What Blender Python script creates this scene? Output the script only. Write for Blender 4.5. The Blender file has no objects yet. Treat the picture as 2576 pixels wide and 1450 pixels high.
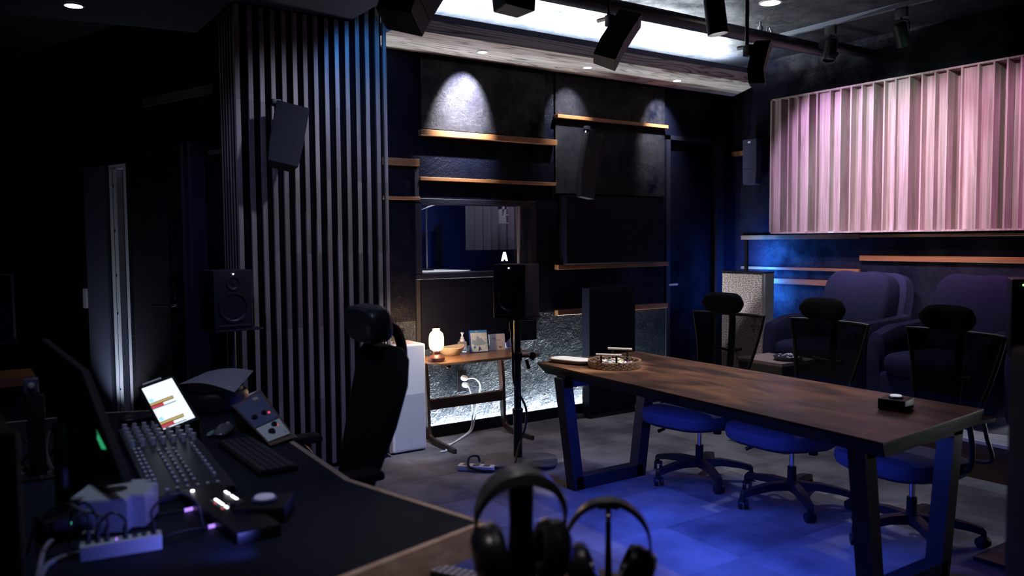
import bpy, bmesh, math, random
from mathutils import Vector, Matrix, Euler
random.seed(7)
S = bpy.context.scene
COL = S.collection
PI = math.pi
R = math.radians

# ------------------------------------------------------------------ camera frame (2576 x 1450, focal length in pixels)
F, CX, CY, H = 2043.0, 1288.0, 725.0, 1.5
def _cd(x, y): return Vector(((x-CX)/F, -(y-CY)/F, 1.0)).normalized()
_X = _cd(4290, 585); _Y = _cd(-107, 618); _Y = (_Y - _X*_X.dot(_Y)).normalized(); _Z = _Y.cross(_X)
if _Z.y < 0: _Z = -_Z
MR = Matrix((_X, _Y, _Z))
EYE = Vector((0, 0, H))
def ray(x, y): return MR @ Vector(((x-CX)/F, -(y-CY)/F, 1.0))
def pz(x, y, z=0.0): d = ray(x, y); return EYE + d*((z-H)/d.z)
def py(x, y, Y): d = ray(x, y); return EYE + d*(Y/d.y)
def px(x, y, X): d = ray(x, y); return EYE + d*(X/d.x)
def D(x, y, dep): return EYE + ray(x, y)*dep

cam = bpy.data.cameras.new('camera'); co = bpy.data.objects.new('camera', cam); COL.objects.link(co)
r_, u_, f_ = MR @ Vector((1, 0, 0)), MR @ Vector((0, 1, 0)), MR @ Vector((0, 0, 1))
m = Matrix((r_, u_, -f_)).transposed().to_4x4(); m.translation = EYE
co.matrix_world = m
cam.sensor_width = 36; cam.lens = 36*F/2576; cam.clip_start = .05
cam.dof.use_dof = True; cam.dof.focus_distance = 5.3; cam.dof.aperture_fstop = 2.0
S.camera = co
S.view_settings.view_transform = 'Standard'; S.view_settings.look = 'None'
S.view_settings.gamma = 1; S.view_settings.use_curve_mapping = False
S.view_settings.exposure = 0.0

# ------------------------------------------------------------------ materials
MATS = {}
def mat(name, col, rough=.5, metal=0, bump=None, var=None, emit=None, alpha=1, trans=0, spec=.5, stretch=(1, 1, 1), sheen=0, coat=0):
    """bump = (scale, strength, detail); var = (scale, other colour)"""
    if name in MATS: return MATS[name]
    mt = bpy.data.materials.new(name); mt.use_nodes = True
    nt = mt.node_tree; N = nt.nodes; L = nt.links
    b = N['Principled BSDF']
    b.inputs['Base Color'].default_value = (*col, 1)
    b.inputs['Roughness'].default_value = rough
    b.inputs['Metallic'].default_value = metal
    b.inputs['Specular IOR Level'].default_value = spec
    b.inputs['Alpha'].default_value = alpha
    b.inputs['Transmission Weight'].default_value = trans
    b.inputs['Sheen Weight'].default_value = sheen
    b.inputs['Coat Weight'].default_value = coat
    if emit:
        b.inputs['Emission Color'].default_value = (*emit[0], 1); b.inputs['Emission Strength'].default_value = emit[1]
    if bump or var:
        tc = N.new('ShaderNodeTexCoord'); mp = N.new('ShaderNodeMapping'); L.new(tc.outputs['Object'], mp.inputs[0])
        mp.inputs['Scale'].default_value = stretch
    if bump:
        n = N.new('ShaderNodeTexNoise'); n.inputs['Scale'].default_value = bump[0]; n.inputs['Detail'].default_value = bump[2] if len(bump) > 2 else 4
        L.new(mp.outputs[0], n.inputs['Vector'])
        bp = N.new('ShaderNodeBump'); bp.inputs['Strength'].default_value = bump[1]; bp.inputs['Distance'].default_value = .02
        L.new(n.outputs[0], bp.inputs['Height']); L.new(bp.outputs[0], b.inputs['Normal'])
    if var:
        n2 = N.new('ShaderNodeTexNoise'); n2.inputs['Scale'].default_value = var[0]; n2.inputs['Detail'].default_value = 6
        L.new(mp.outputs[0], n2.inputs['Vector'])
        rp = N.new('ShaderNodeValToRGB'); rp.color_ramp.elements[0].position = .35; rp.color_ramp.elements[1].position = .65
        rp.color_ramp.elements[0].color = (*col, 1); rp.color_ramp.elements[1].color = (*var[1], 1)
        L.new(n2.outputs[0], rp.inputs[0]); L.new(rp.outputs[0], b.inputs['Base Color'])
    MATS[name] = mt
    return mt

def wood(name, c1, c2, scale=(1, 12, 12), rough=.5, dist=2.5, wsc=1.5, bumps=.15, blockvar=None):
    mt = bpy.data.materials.new(name); mt.use_nodes = True
    nt = mt.node_tree; N = nt.nodes; L = nt.links; b = N['Principled BSDF']
    tc = N.new('ShaderNodeTexCoord'); mp = N.new('ShaderNodeMapping'); mp.inputs['Scale'].default_value = scale
    L.new(tc.outputs['Object'], mp.inputs[0])
    n = N.new('ShaderNodeTexNoise'); n.inputs['Scale'].default_value = wsc; n.inputs['Detail'].default_value = 8
    n.inputs['Distortion'].default_value = dist; n.inputs['Roughness'].default_value = .6
    L.new(mp.outputs[0], n.inputs['Vector'])
    rp = N.new('ShaderNodeValToRGB'); rp.color_ramp.elements[0].position = .36; rp.color_ramp.elements[1].position = .66
    rp.color_ramp.elements[0].color = (*c1, 1); rp.color_ramp.elements[1].color = (*c2, 1)
    L.new(n.outputs[0], rp.inputs[0]); out = rp.outputs[0]
    if blockvar:   # boards of different tone, cells of the given size
        mp2 = N.new('ShaderNodeMapping'); mp2.inputs['Scale'].default_value = blockvar[0]; L.new(tc.outputs['Object'], mp2.inputs[0])
        vr = N.new('ShaderNodeTexWhiteNoise'); sn = N.new('ShaderNodeVectorMath'); sn.operation = 'FLOOR'
        L.new(mp2.outputs[0], sn.inputs[0]); L.new(sn.outputs[0], vr.inputs[0])
        mr = N.new('ShaderNodeMapRange'); mr.inputs[3].default_value = blockvar[1]; mr.inputs[4].default_value = 1.0
        L.new(vr.outputs[0], mr.inputs[0])
        mx = N.new('ShaderNodeMix'); mx.data_type = 'RGBA'; mx.blend_type = 'MULTIPLY'; mx.inputs[0].default_value = 1
        L.new(out, mx.inputs[6]); L.new(mr.outputs[0], mx.inputs[7]); out = mx.outputs[2]
    L.new(out, b.inputs['Base Color'])
    b.inputs['Roughness'].default_value = rough
    bp = N.new('ShaderNodeBump'); bp.inputs['Strength'].default_value = bumps; bp.inputs['Distance'].default_value = .005
    L.new(n.outputs[0], bp.inputs['Height']); L.new(bp.outputs[0], b.inputs['Normal'])
    MATS[name] = mt
    return mt

def plaster(name, col, rough, big, fine, dist, sp=.5):
    """black trowelled plaster: broad folds plus fine crinkles"""
    mt = bpy.data.materials.new(name); mt.use_nodes = True
    nt = mt.node_tree; N = nt.nodes; L = nt.links; b = N['Principled BSDF']
    tc = N.new('ShaderNodeTexCoord')
    n1 = N.new('ShaderNodeTexNoise'); n1.inputs['Scale'].default_value = big; n1.inputs['Detail'].default_value = 9; n1.inputs['Distortion'].default_value = 1.2; n1.inputs['Roughness'].default_value = .62
    v = N.new('ShaderNodeTexVoronoi'); v.inputs['Scale'].default_value = fine; v.feature = 'DISTANCE_TO_EDGE'
    nd = N.new('ShaderNodeTexNoise'); nd.inputs['Scale'].default_value = fine*.5; nd.inputs['Detail'].default_value = 5
    mxv = N.new('ShaderNodeMix'); mxv.data_type = 'VECTOR'; mxv.inputs[0].default_value = .25
    L.new(tc.outputs['Object'], n1.inputs['Vector']); L.new(tc.outputs['Object'], nd.inputs['Vector'])
    L.new(tc.outputs['Object'], mxv.inputs[4]); L.new(nd.outputs['Color'], mxv.inputs[5]); L.new(mxv.outputs[1], v.inputs['Vector'])
    ad = N.new('ShaderNodeMath'); ad.operation = 'MULTIPLY_ADD'; ad.inputs[1].default_value = .35
    L.new(v.outputs['Distance'], ad.inputs[0]); L.new(n1.outputs[0], ad.inputs[2])
    bp = N.new('ShaderNodeBump'); bp.inputs['Strength'].default_value = 1.0; bp.inputs['Distance'].default_value = dist
    L.new(ad.outputs[0], bp.inputs['Height']); L.new(bp.outputs[0], b.inputs['Normal'])
    n3 = N.new('ShaderNodeTexNoise'); n3.inputs['Scale'].default_value = 3.4; n3.inputs['Detail'].default_value = 10; n3.inputs['Roughness'].default_value = .7
    L.new(tc.outputs['Object'], n3.inputs['Vector'])
    mr = N.new('ShaderNodeMapRange'); mr.inputs[1].default_value = .35; mr.inputs[2].default_value = .7
    mr.inputs[3].default_value = rough-.12; mr.inputs[4].default_value = rough+.2
    L.new(n3.outputs[0], mr.inputs[0]); L.new(mr.outputs[0], b.inputs['Roughness'])
    b.inputs['Base Color'].default_value = (*col, 1)
    ms = N.new('ShaderNodeMapRange'); ms.inputs[1].default_value = .40; ms.inputs[2].default_value = .66; ms.inputs[3].default_value = sp*1.9; ms.inputs[4].default_value = sp*.15
    L.new(n3.outputs[0], ms.inputs[0]); L.new(ms.outputs[0], b.inputs['Specular IOR Level'])
    MATS[name] = mt
    return mt

M_wall = plaster('black_plaster', (.0022, .0028, .0085), .5, 3.0, 28, .010, .06)
M_crink = plaster('crinkled_black_plaster', (.010, .017, .027), .46, 5.0, 26, .018, .24)
M_ceil = plaster('black_ceiling_plaster', (.016, .019, .028), .45, 6.0, 50, .02, .25)
M_side = plaster('dark_side_wall', (.0045, .0045, .012), .6, 3.0, 20, .008, .15)
M_void = mat('black_paint', (.006, .006, .010), .7)
M_panel = plaster('black_panel', (.0016, .0020, .006), .40, 9.0, 60, .010, .15)
M_slate = mat('slate_panel', (.0045, .0050, .0125), .6, bump=(30, .05), spec=.1)
M_batten = wood('batten_wood', (.20, .085, .033), (.29, .130, .052), (1.2, 1.2, 12), .38, 1.0, 2)
M_soff = None
def soffit_mat():
    mt = bpy.data.materials.new('bleached_plywood'); mt.use_nodes = True
    N = mt.node_tree.nodes; L = mt.node_tree.links; b = N['Principled BSDF']
    tc = N.new('ShaderNodeTexCoord'); mp = N.new('ShaderNodeMapping'); mp.inputs['Scale'].default_value = (.20, 2.4, 3.4)
    L.new(tc.outputs['Object'], mp.inputs[0])
    n = N.new('ShaderNodeTexNoise'); n.inputs['Scale'].default_value = 1.7; n.inputs['Detail'].default_value = 3; n.inputs['Distortion'].default_value = .8
    L.new(mp.outputs[0], n.inputs[0])
    mu = N.new('ShaderNodeMath'); mu.operation = 'MULTIPLY'; mu.inputs[1].default_value = 17
    L.new(n.outputs[0], mu.inputs[0])
    fr = N.new('ShaderNodeMath'); fr.operation = 'FRACT'; L.new(mu.outputs[0], fr.inputs[0])
    rp = N.new('ShaderNodeValToRGB'); e = rp.color_ramp.elements
    e[0].position = 0; e[0].color = (.15, .11, .09, 1); e[1].position = .28; e[1].color = (.78, .72, .66, 1)
    e.new(.85).color = (.64, .58, .53, 1); e.new(1).color = (.17, .13, .105, 1)
    L.new(fr.outputs[0], rp.inputs[0]); L.new(rp.outputs[0], b.inputs['Base Color']); b.inputs['Roughness'].default_value = .55
    return mt
M_soff = soffit_mat()
M_slat = wood('walnut_slat', (.20, .155, .135), (.34, .27, .24), (9, 9, .9), .45, .6, 2.0, .1, ((14, 14, 2.1), .55))
M_diff = wood('diffuser_wood', (.36, .27, .25), (.60, .48, .46), (5, 14, .55), .5, 1.2, 2.2, .15, ((3, 12, .2), .72))
M_table = None
def table_mat():
    mt = bpy.data.materials.new('aged_walnut_top'); mt.use_nodes = True
    N = mt.node_tree.nodes; L = mt.node_tree.links; b = N['Principled BSDF']
    tc = N.new('ShaderNodeTexCoord'); mp = N.new('ShaderNodeMapping'); mp.inputs['Scale'].default_value = (3.2, 1.1, 2)
    L.new(tc.outputs['Object'], mp.inputs[0])
    n = N.new('ShaderNodeTexNoise'); n.inputs['Scale'].default_value = 2.1; n.inputs['Detail'].default_value = 7; n.inputs['Distortion'].default_value = .9
    L.new(mp.outputs[0], n.inputs[0])
    rp = N.new('ShaderNodeValToRGB'); e = rp.color_ramp.elements
    e[0].position = .33; e[0].color = (.030, .014, .010, 1); e[1].position = .68; e[1].color = (.33, .155, .070, 1); e.new(.48).color = (.14, .062, .038, 1)
    L.new(n.outputs[0], rp.inputs[0]); L.new(rp.outputs[0], b.inputs['Base Color'])
    n2 = N.new('ShaderNodeTexNoise'); n2.inputs['Scale'].default_value = 30; mp2 = N.new('ShaderNodeMapping'); mp2.inputs['Scale'].default_value = (5, .6, 1)
    L.new(tc.outputs['Object'], mp2.inputs[0]); L.new(mp2.outputs[0], n2.inputs[0])
    bp = N.new('ShaderNodeBump'); bp.inputs['Strength'].default_value = .12; bp.inputs['Distance'].default_value = .003
    L.new(n2.outputs[0], bp.inputs['Height']); L.new(bp.outputs[0], b.inputs['Normal'])
    b.inputs['Roughness'].default_value = .42
    return mt
M_table = table_mat()
def carpet_mat():
    mt = bpy.data.materials.new('grey_carpet_tiles'); mt.use_nodes = True
    N = mt.node_tree.nodes; L = mt.node_tree.links; b = N['Principled BSDF']
    tc = N.new('ShaderNodeTexCoord')
    ck = N.new('ShaderNodeMapping'); ck.inputs['Scale'].default_value = (2, 2, 2); L.new(tc.outputs['Object'], ck.inputs[0])
    fl = N.new('ShaderNodeVectorMath'); fl.operation = 'FLOOR'; L.new(ck.outputs[0], fl.inputs[0])
    wn = N.new('ShaderNodeTexWhiteNoise'); L.new(fl.outputs[0], wn.inputs[0])
    n = N.new('ShaderNodeTexNoise'); n.inputs['Scale'].default_value = 2.6; n.inputs['Detail'].default_value = 5; L.new(tc.outputs['Object'], n.inputs[0])
    f = N.new('ShaderNodeTexNoise'); f.inputs['Scale'].default_value = 240; f.inputs['Detail'].default_value = 2; L.new(tc.outputs['Object'], f.inputs[0])
    a1 = N.new('ShaderNodeMath'); a1.operation = 'MULTIPLY_ADD'; a1.inputs[1].default_value = .24; L.new(wn.outputs[0], a1.inputs[0]); L.new(n.outputs[0], a1.inputs[2])
    a2 = N.new('ShaderNodeMath'); a2.operation = 'MULTIPLY_ADD'; a2.inputs[1].default_value = .35; L.new(f.outputs[0], a2.inputs[0]); L.new(a1.outputs[0], a2.inputs[2])
    rp = N.new('ShaderNodeValToRGB'); e = rp.color_ramp.elements
    e[0].position = .60; e[0].color = (.075, .074, .088, 1); e[1].position = 1.0; e[1].color = (.27, .265, .275, 1)
    L.new(a2.outputs[0], rp.inputs[0]); L.new(rp.outputs[0], b.inputs['Base Color']); b.inputs['Roughness'].default_value = .95
    bp = N.new('ShaderNodeBump'); bp.inputs['Strength'].default_value = .6; bp.inputs['Distance'].default_value = .004
    L.new(f.outputs[0], bp.inputs['Height']); L.new(bp.outputs[0], b.inputs['Normal'])
    return mt
M_carpet = carpet_mat()
M_black = mat('black_plastic', (.008, .008, .011), .45, spec=.35)
M_blackm = mat('matte_black', (.006, .006, .009), .7, spec=.2)
M_spk = mat('speaker_black', (.007, .0075, .013), .5, spec=.3)
M_cone = mat('speaker_cone', (.010, .0105, .014), .42, spec=.3)
M_metal = mat('powder_black_metal', (.014, .014, .022), .42, spec=.35)
M_frame = mat('table_frame_black', (.018, .018, .026), .45, spec=.3)
M_chrome = mat('chrome', (.75, .76, .8), .15, 1)
M_steel = mat('painted_steel', (.45, .47, .52), .35, .4)
M_mid = mat('dark_grey_plastic', (.05, .05, .06), .45)
M_white = mat('white_plastic', (.72, .73, .76), .35)
M_silver = mat('anodised_silver', (.55, .56, .62), .4, .2)
M_leather = mat('black_leather', (.018, .021, .032), .36, bump=(60, .1))
M_navy = mat('navy_fabric', (.027, .027, .068), .95, bump=(180, .35), spec=.1, var=(60, (.022, .022, .056)))
M_cfab = mat('chair_seat_fabric', (.06, .065, .11), .95, bump=(160, .25), spec=.1)
M_head = mat('headrest_fabric', (.008, .009, .013), .9, bump=(160, .2), spec=.15)
M_mesh = mat('chair_mesh', (.010, .011, .016), .8, alpha=.86, spec=.1)
M_wire = mat('black_rubber_cable', (.012, .012, .014), .45)
M_wwire = mat('white_cable', (.75, .76, .8), .4)
M_pwire = mat('grey_cable', (.30, .29, .36), .4)
M_glass = mat('clear_glass', (1, 1, 1), .03, trans=1.0)
M_led = mat('white_led', (1, 1, 1), .5, emit=((.92, .96, 1), 25))
M_ledlow = mat('white_indicator', (1, 1, 1), .5, emit=((.9, .93, 1), 6))
M_red = mat('red_indicator', (.6, .05, .05), .5, emit=((1, .10, .12), .8))
M_green = mat('green_indicator', (.1, .6, .2), .5, emit=((.3, 1, .25), 3))
M_teal = mat('teal_indicator', (.1, .6, .4), .5, emit=((.1, 1, .55), 1.6))
M_violet = mat('violet_indicator', (.3, .1, .6), .5, emit=((.42, .22, 1), 1.5))
M_downl = mat('downlight_lens', (1, 1, 1), .5, emit=((1, .97, .94), 30))
M_desk = mat('desk_linoleum', (.0055, .0080, .020), .65, bump=(120, .03), spec=.2)
M_dedge = wood('desk_edge_wood', (.34, .24, .20), (.52, .40, .34), (6, 1.5, 12), .45, .8, 2, .08)

# ------------------------------------------------------------------ mesh helpers
def newbm(): return bmesh.new()
def _tf(vs, mtx):
    for v in vs: v.co = mtx @ v.co
def box(bm, c, s, rot=None, bev=0, seg=2):
    r = bmesh.ops.create_cube(bm, size=1.0); vs = r['verts']
    for v in vs: v.co = Vector((v.co.x*s[0], v.co.y*s[1], v.co.z*s[2]))
    if bev > 0:
        es = list({e for v in vs for e in v.link_edges})
        g = bmesh.ops.bevel(bm, geom=es, offset=bev, segments=seg, profile=.6, affect='EDGES')
        vs = list({v for f in g['faces'] for v in f.verts} | {v for v in vs if v.is_valid})
    mx = Matrix.Translation(Vector(c))
    if rot is not None: mx = mx @ (rot.to_4x4() if isinstance(rot, Matrix) else Euler(rot).to_matrix().to_4x4())
    _tf(vs, mx); return bm
def bb(bm, x0, x1, y0, y1, z0, z1, bev=0, seg=2):
    return box(bm, ((x0+x1)/2, (y0+y1)/2, (z0+z1)/2), (abs(x1-x0), abs(y1-y0), abs(z1-z0)), None, bev, seg)
def _basis(d):
    d = d.normalized(); a = Vector((0, 0, 1)) if abs(d.z) < .9 else Vector((1, 0, 0))
    u = d.cross(a).normalized(); return u, d.cross(u).normalized()
def tube(bm, pts, r, seg=8, cap=True):
    pts = [Vector(p) for p in pts]; rs = r if isinstance(r, (list, tuple)) else [r]*len(pts)
    rings = []; u = None
    for i, p in enumerate(pts):
        d = (pts[min(i+1, len(pts)-1)] - pts[max(i-1, 0)])
        if d.length < 1e-9: d = Vector((0, 0, 1))
        d.normalize()
        if u is None: u, w = _basis(d)
        else:
            u = (u - d*u.dot(d)).normalized(); w = d.cross(u)
        rings.append([bm.verts.new(p + (u*math.cos(2*PI*k/seg) + w*math.sin(2*PI*k/seg))*rs[i]) for k in range(seg)])
    for a, b in zip(rings, rings[1:]):
        for k in range(seg): bm.faces.new((a[k], a[(k+1) % seg], b[(k+1) % seg], b[k]))
    if cap: bm.faces.new(rings[0][::-1]); bm.faces.new(rings[-1])
    return bm
def cyl(bm, p0, p1, r0, r1=None, seg=20): return tube(bm, [p0, p1], [r0, r0 if r1 is None else r1], seg)
def lathe(bm, prof, c=(0, 0, 0), seg=32, mtx=None, close=False):
    """profile of (r, z)"""
    rings = []; c = Vector(c)
    for r, z in prof:
        if r < 1e-6: rings.append([bm.verts.new(Vector((0, 0, z)))])
        else: rings.append([bm.verts.new(Vector((r*math.cos(2*PI*k/seg), r*math.sin(2*PI*k/seg), z))) for k in range(seg)])
    for a, b in zip(rings, rings[1:]):
        for k in range(seg):
            k2 = (k+1) % seg
            if len(a) == 1 and len(b) == 1: continue
            if len(a) == 1: bm.faces.new((a[0], b[k2], b[k]))
            elif len(b) == 1: bm.faces.new((a[k], a[k2], b[0]))
            else: bm.faces.new((a[k], a[k2], b[k2], b[k]))
    mx = Matrix.Translation(c) @ (mtx.to_4x4() if mtx else Matrix())
    _tf([v for rg in rings for v in rg], mx); return bm
def prism(bm, poly, z0, z1, mtx=None):
    """poly = list of (x, y); extruded in z"""
    a = [bm.verts.new((p[0], p[1], z0)) for p in poly]; b = [bm.verts.new((p[0], p[1], z1)) for p in poly]
    n = len(poly); fs = [bm.faces.new(a[::-1]), bm.faces.new(b)]
    for k in range(n): fs.append(bm.faces.new((a[k], a[(k+1) % n], b[(k+1) % n], b[k])))
    if mtx: _tf(a+b, mtx)
    return bm
def loft(bm, secs, cap=True):
    """sections = equal-length lists of points"""
    rg = [[bm.verts.new(Vector(p)) for p in s] for s in secs]; n = len(rg[0])
    for a, b in zip(rg, rg[1:]):
        for k in range(n): bm.faces.new((a[k], a[(k+1) % n], b[(k+1) % n], b[k]))
    if cap: bm.faces.new(rg[0][::-1]); bm.faces.new(rg[-1])
    return bm
def pillow(bm, c, s, e=.35, rot=None, nu=24, nv=14):
    """superellipsoid cushion"""
    def sg(v, p): return math.copysign(abs(v)**p, v)
    rings = []
    for j in range(nv+1):
        ph = -PI/2 + PI*j/nv; ring = []
        for i in range(nu):
            th = 2*PI*i/nu
            x = sg(math.cos(ph), e)*sg(math.cos(th), e); y = sg(math.cos(ph), e)*sg(math.sin(th), e); z = sg(math.sin(ph), e*1.6)
            ring.append(Vector((x*s[0]/2, y*s[1]/2, z*s[2]/2)))
        rings.append(ring)
    mx = Matrix.Translation(Vector(c))
    if rot is not None: mx = mx @ (rot.to_4x4() if isinstance(rot, Matrix) else Euler(rot).to_matrix().to_4x4())
    vr = []
    for j, ring in enumerate(rings):
        if j in (0, nv): vr.append([bm.verts.new(mx @ Vector((0, 0, ring[0].z)))])
        else: vr.append([bm.verts.new(mx @ p) for p in ring])
    for a, b in zip(vr, vr[1:]):
        for k in range(nu):
            k2 = (k+1) % nu
            if len(a) == 1: bm.faces.new((a[0], b[k2], b[k]))
            elif len(b) == 1: bm.faces.new((a[k], a[k2], b[0]))
            else: bm.faces.new((a[k], a[k2], b[k2], b[k]))
    return bm
def spline(pts, n=8):
    pts = [Vector(p) for p in pts]; out = []
    for i in range(len(pts)-1):
        p0 = pts[max(i-1, 0)]; p1 = pts[i]; p2 = pts[i+1]; p3 = pts[min(i+2, len(pts)-1)]
        for k in range(n):
            t = k/n
            out.append(.5*((2*p1) + (-p0+p2)*t + (2*p0-5*p1+4*p2-p3)*t*t + (-p0+3*p1-3*p2+p3)*t**3))
    out.append(pts[-1]); return out

def finish(name, bm, m_, smooth=True, ang=35):
    bmesh.ops.recalc_face_normals(bm, faces=bm.faces)
    me = bpy.data.meshes.new(name); bm.to_mesh(me); bm.free()
    if m_: me.materials.append(m_)
    if smooth:
        for p in me.polygons: p.use_smooth = True
        try: me.set_sharp_from_angle(angle=R(ang))
        except Exception: pass
    return me
def rootmx(o): return Matrix.Translation(o.location) @ o.rotation_euler.to_matrix().to_4x4()
def obj(name, bm, m_, parent=None, world=False, smooth=True, label=None):
    """one mesh object; world=True: the mesh is given in room coordinates and parent is an Empty/top-level thing"""
    if parent is not None and world:
        mi = absmx(parent).inverted()
        for v in bm.verts: v.co = mi @ v.co
    me = finish(name, bm, m_, smooth)
    o = bpy.data.objects.new(name, me); COL.objects.link(o)
    if parent is not None: o.parent = parent
    if label: o['label'] = label
    return o
def absmx(o):
    mx = rootmx(o)
    return absmx(o.parent) @ mx if o.parent else mx
def thing(name, label, cat, loc=(0, 0, 0), rz=0, group=None, rot=None):
    o = bpy.data.objects.new(name, None); COL.objects.link(o); o.empty_display_size = .05
    o.location = loc; o.rotation_euler = rot if rot is not None else (0, 0, rz)
    o['label'] = label; o['category'] = cat
    if group: o['group'] = group
    return o
def tag(o, label, cat, group=None, kind=None):
    o['label'] = label; o['category'] = cat
    if group: o['group'] = group
    if kind: o['kind'] = kind
    return o
def centred(name, bm, m_, label, cat, group=None, smooth=True):
    """single-mesh thing with its origin at the foot of the mesh"""
    xs = [v.co for v in bm.verts]; c = Vector((sum(v.x for v in xs)/len(xs), sum(v.y for v in xs)/len(xs), min(v.z for v in xs)))
    for v in bm.verts: v.co -= c
    me = finish(name, bm, m_, smooth); o = bpy.data.objects.new(name, me); COL.objects.link(o); o.location = c
    return tag(o, label, cat, group)
def struct(name, bm, m_, label=None, smooth=False):
    o = obj(name, bm, m_, smooth=smooth); o['kind'] = 'structure'
    if label: o['label'] = label
    return o
def dup(root, loc, rz=None, label=None, group=None):
    def cp(o, par):
        c = o.copy(); COL.objects.link(c)
        if par: c.parent = par
        for k in [x for x in bpy.data.objects if x.parent == o]: cp(k, c)
        return c
    r = cp(root, None); r.location = loc
    if rz is not None: r.rotation_euler = (0, 0, rz)
    if label: r['label'] = label
    if group: r['group'] = group
    return r
def text(name, s, size, mtx, m_, parent, depth=.0006):
    cu = bpy.data.curves.new(name, 'FONT'); cu.body = s; cu.size = size; cu.extrude = depth; cu.align_x = 'CENTER'; cu.align_y = 'CENTER'
    t = bpy.data.objects.new(name, cu); COL.objects.link(t)
    bpy.context.view_layer.update()
    me = bpy.data.meshes.new_from_object(t.evaluated_get(bpy.context.evaluated_depsgraph_get()))
    bpy.data.objects.remove(t); bpy.data.curves.remove(cu)
    me.materials.clear(); me.materials.append(m_); me.transform(mtx)
    o = bpy.data.objects.new(name, me); COL.objects.link(o); o.parent = parent
    return o
def light(kind, name, loc, power, col=(1, 1, 1), size=.1, sizey=None, target=None, spot=60, blend=.5, direction=None, spread=None, parent=None):
    l = bpy.data.lights.new(name, kind); l.energy = power; l.color = col
    if kind == 'AREA':
        l.shape = 'RECTANGLE' if sizey else 'DISK'; l.size = size
        if sizey: l.size_y = sizey
        if spread: l.spread = R(spread)
    else: l.shadow_soft_size = size
    if kind == 'SPOT': l.spot_size = R(spot); l.spot_blend = blend
    o = bpy.data.objects.new(name, l); COL.objects.link(o); o.location = loc
    d = None
    if target is not None: d = Vector(target)-Vector(loc)
    if direction is not None: d = Vector(direction)
    if d is not None: o.rotation_euler = d.to_track_quat('-Z', 'Y').to_euler()
    return o

# ================================================================== THE ROOM
YA, XB, ZC = 5.5, 6.44, 3.2
bm = newbm(); bb(bm, -3, 6.6, -2.2, 10.5, -.1, 0); struct('floor', bm, M_carpet)
bm = newbm(); bb(bm, -3, 6.6, -2.2, 5.9, ZC, ZC+.1); struct('ceiling', bm, M_ceil)
bm = newbm(); bb(bm, -3, 6.6, 5.9, 10.5, ZC, ZC+.1); struct('ceiling_far', bm, M_void)  # separate ceiling patch, coloured darker so the far end looks unlit
# far wall with the booth window and the door opening
WX0, WX1, WZ0, WZ1 = 2.90, 3.93, 1.25, 1.80
DX0, DX1, DZ = 5.50, 6.22, 2.48
bm = newbm()
T = .14
for a in ((1.5, WX0, .90, ZC), (WX0, WX1, .90, WZ0), (WX0, WX1, WZ1, ZC), (WX1, DX0, .90, ZC), (DX0, DX1, DZ, ZC), (DX1, XB, 0, ZC)):
    bb(bm, a[0], a[1], YA, YA+T, a[2], a[3])
struct('wall_back', bm, M_wall)
bm = newbm(); bb(bm, 1.5, DX0, YA, YA+T, 0, .90); struct('wall_back_lower', bm, M_crink)
bm = newbm(); bb(bm, XB, XB+.12, -2.2, YA+T, 0, ZC); struct('wall_right', bm, M_side)
bm = newbm(); bb(bm, -3, 6.6, -2.3, -2.2, 0, ZC); struct('wall_front', bm, M_void)
bm = newbm(); bb(bm, -3.1, -3, -2.2, 10.5, 0, ZC); struct('wall_far_left', bm, M_void)
bm = newbm(); bb(bm, -3, 1.5, 10.4, 10.5, 0, ZC); struct('wall_far', bm, M_void)
# oblique wall left of the column with the double-leaf door
P1 = Vector((1.50, 5.75, 0)); wd = Vector((-.326, .945, 0)).normalized(); wn = Vector((-wd.y, wd.x, 0))  # wn points to the camera side
if wn.dot(-P1) < 0: wn = -wn
def wc(s, z=0, off=0): return P1 + wd*s + wn*off + Vector((0, 0, z))
WROT = Matrix((wd, -wn, Vector((0, 0, 1)))).transposed()
def wbox(bm, s0, s1, z0, z1, o0, o1, bev=0):
    return box(bm, wc((s0+s1)/2, (z0+z1)/2, (o0+o1)/2), (abs(s1-s0), abs(o1-o0), z1-z0), WROT, bev)
bm = newbm()
wbox(bm, -.25, 1.21, 0, ZC, -.15, -.02); wbox(bm, 1.21, 1.31, 2.09, ZC, -.15, -.02); wbox(bm, 1.31, 5.0, 0, ZC, -.15, -.02)
struct('wall_left', bm, M_side)

# low ceiling panel over the desk
bm = newbm()
xr = pz(935, 21, 2.96).x
prism(bm, [(-3, -2.2), (xr, -2.2), (xr, 5.075), (1.425, 5.075), (1.425, 5.95), (.278, 6.11), (-3, 6.47)], 2.96, 3.06)
struct('ceiling_panel', bm, mat('low_ceiling_paint', (.045, .046, .07), .55, bump=(3, .1)))

# baseboard with a light groove behind it
bm = newbm(); bb(bm, 2.45, DX0-.05, YA-.075, YA-.055, 0, .088); bb(bm, 2.45, DX0-.05, YA-.055, YA, 0, .02); struct('baseboard_back', bm, M_blackm)
bm = newbm(); bb(bm, 2.46, DX0-.07, YA-.05, YA-.035, .021, .035)
tag(obj('led_strip', bm, M_led, smooth=False), 'white light strip hidden behind the black baseboard under the side table', 'light strip')
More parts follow.
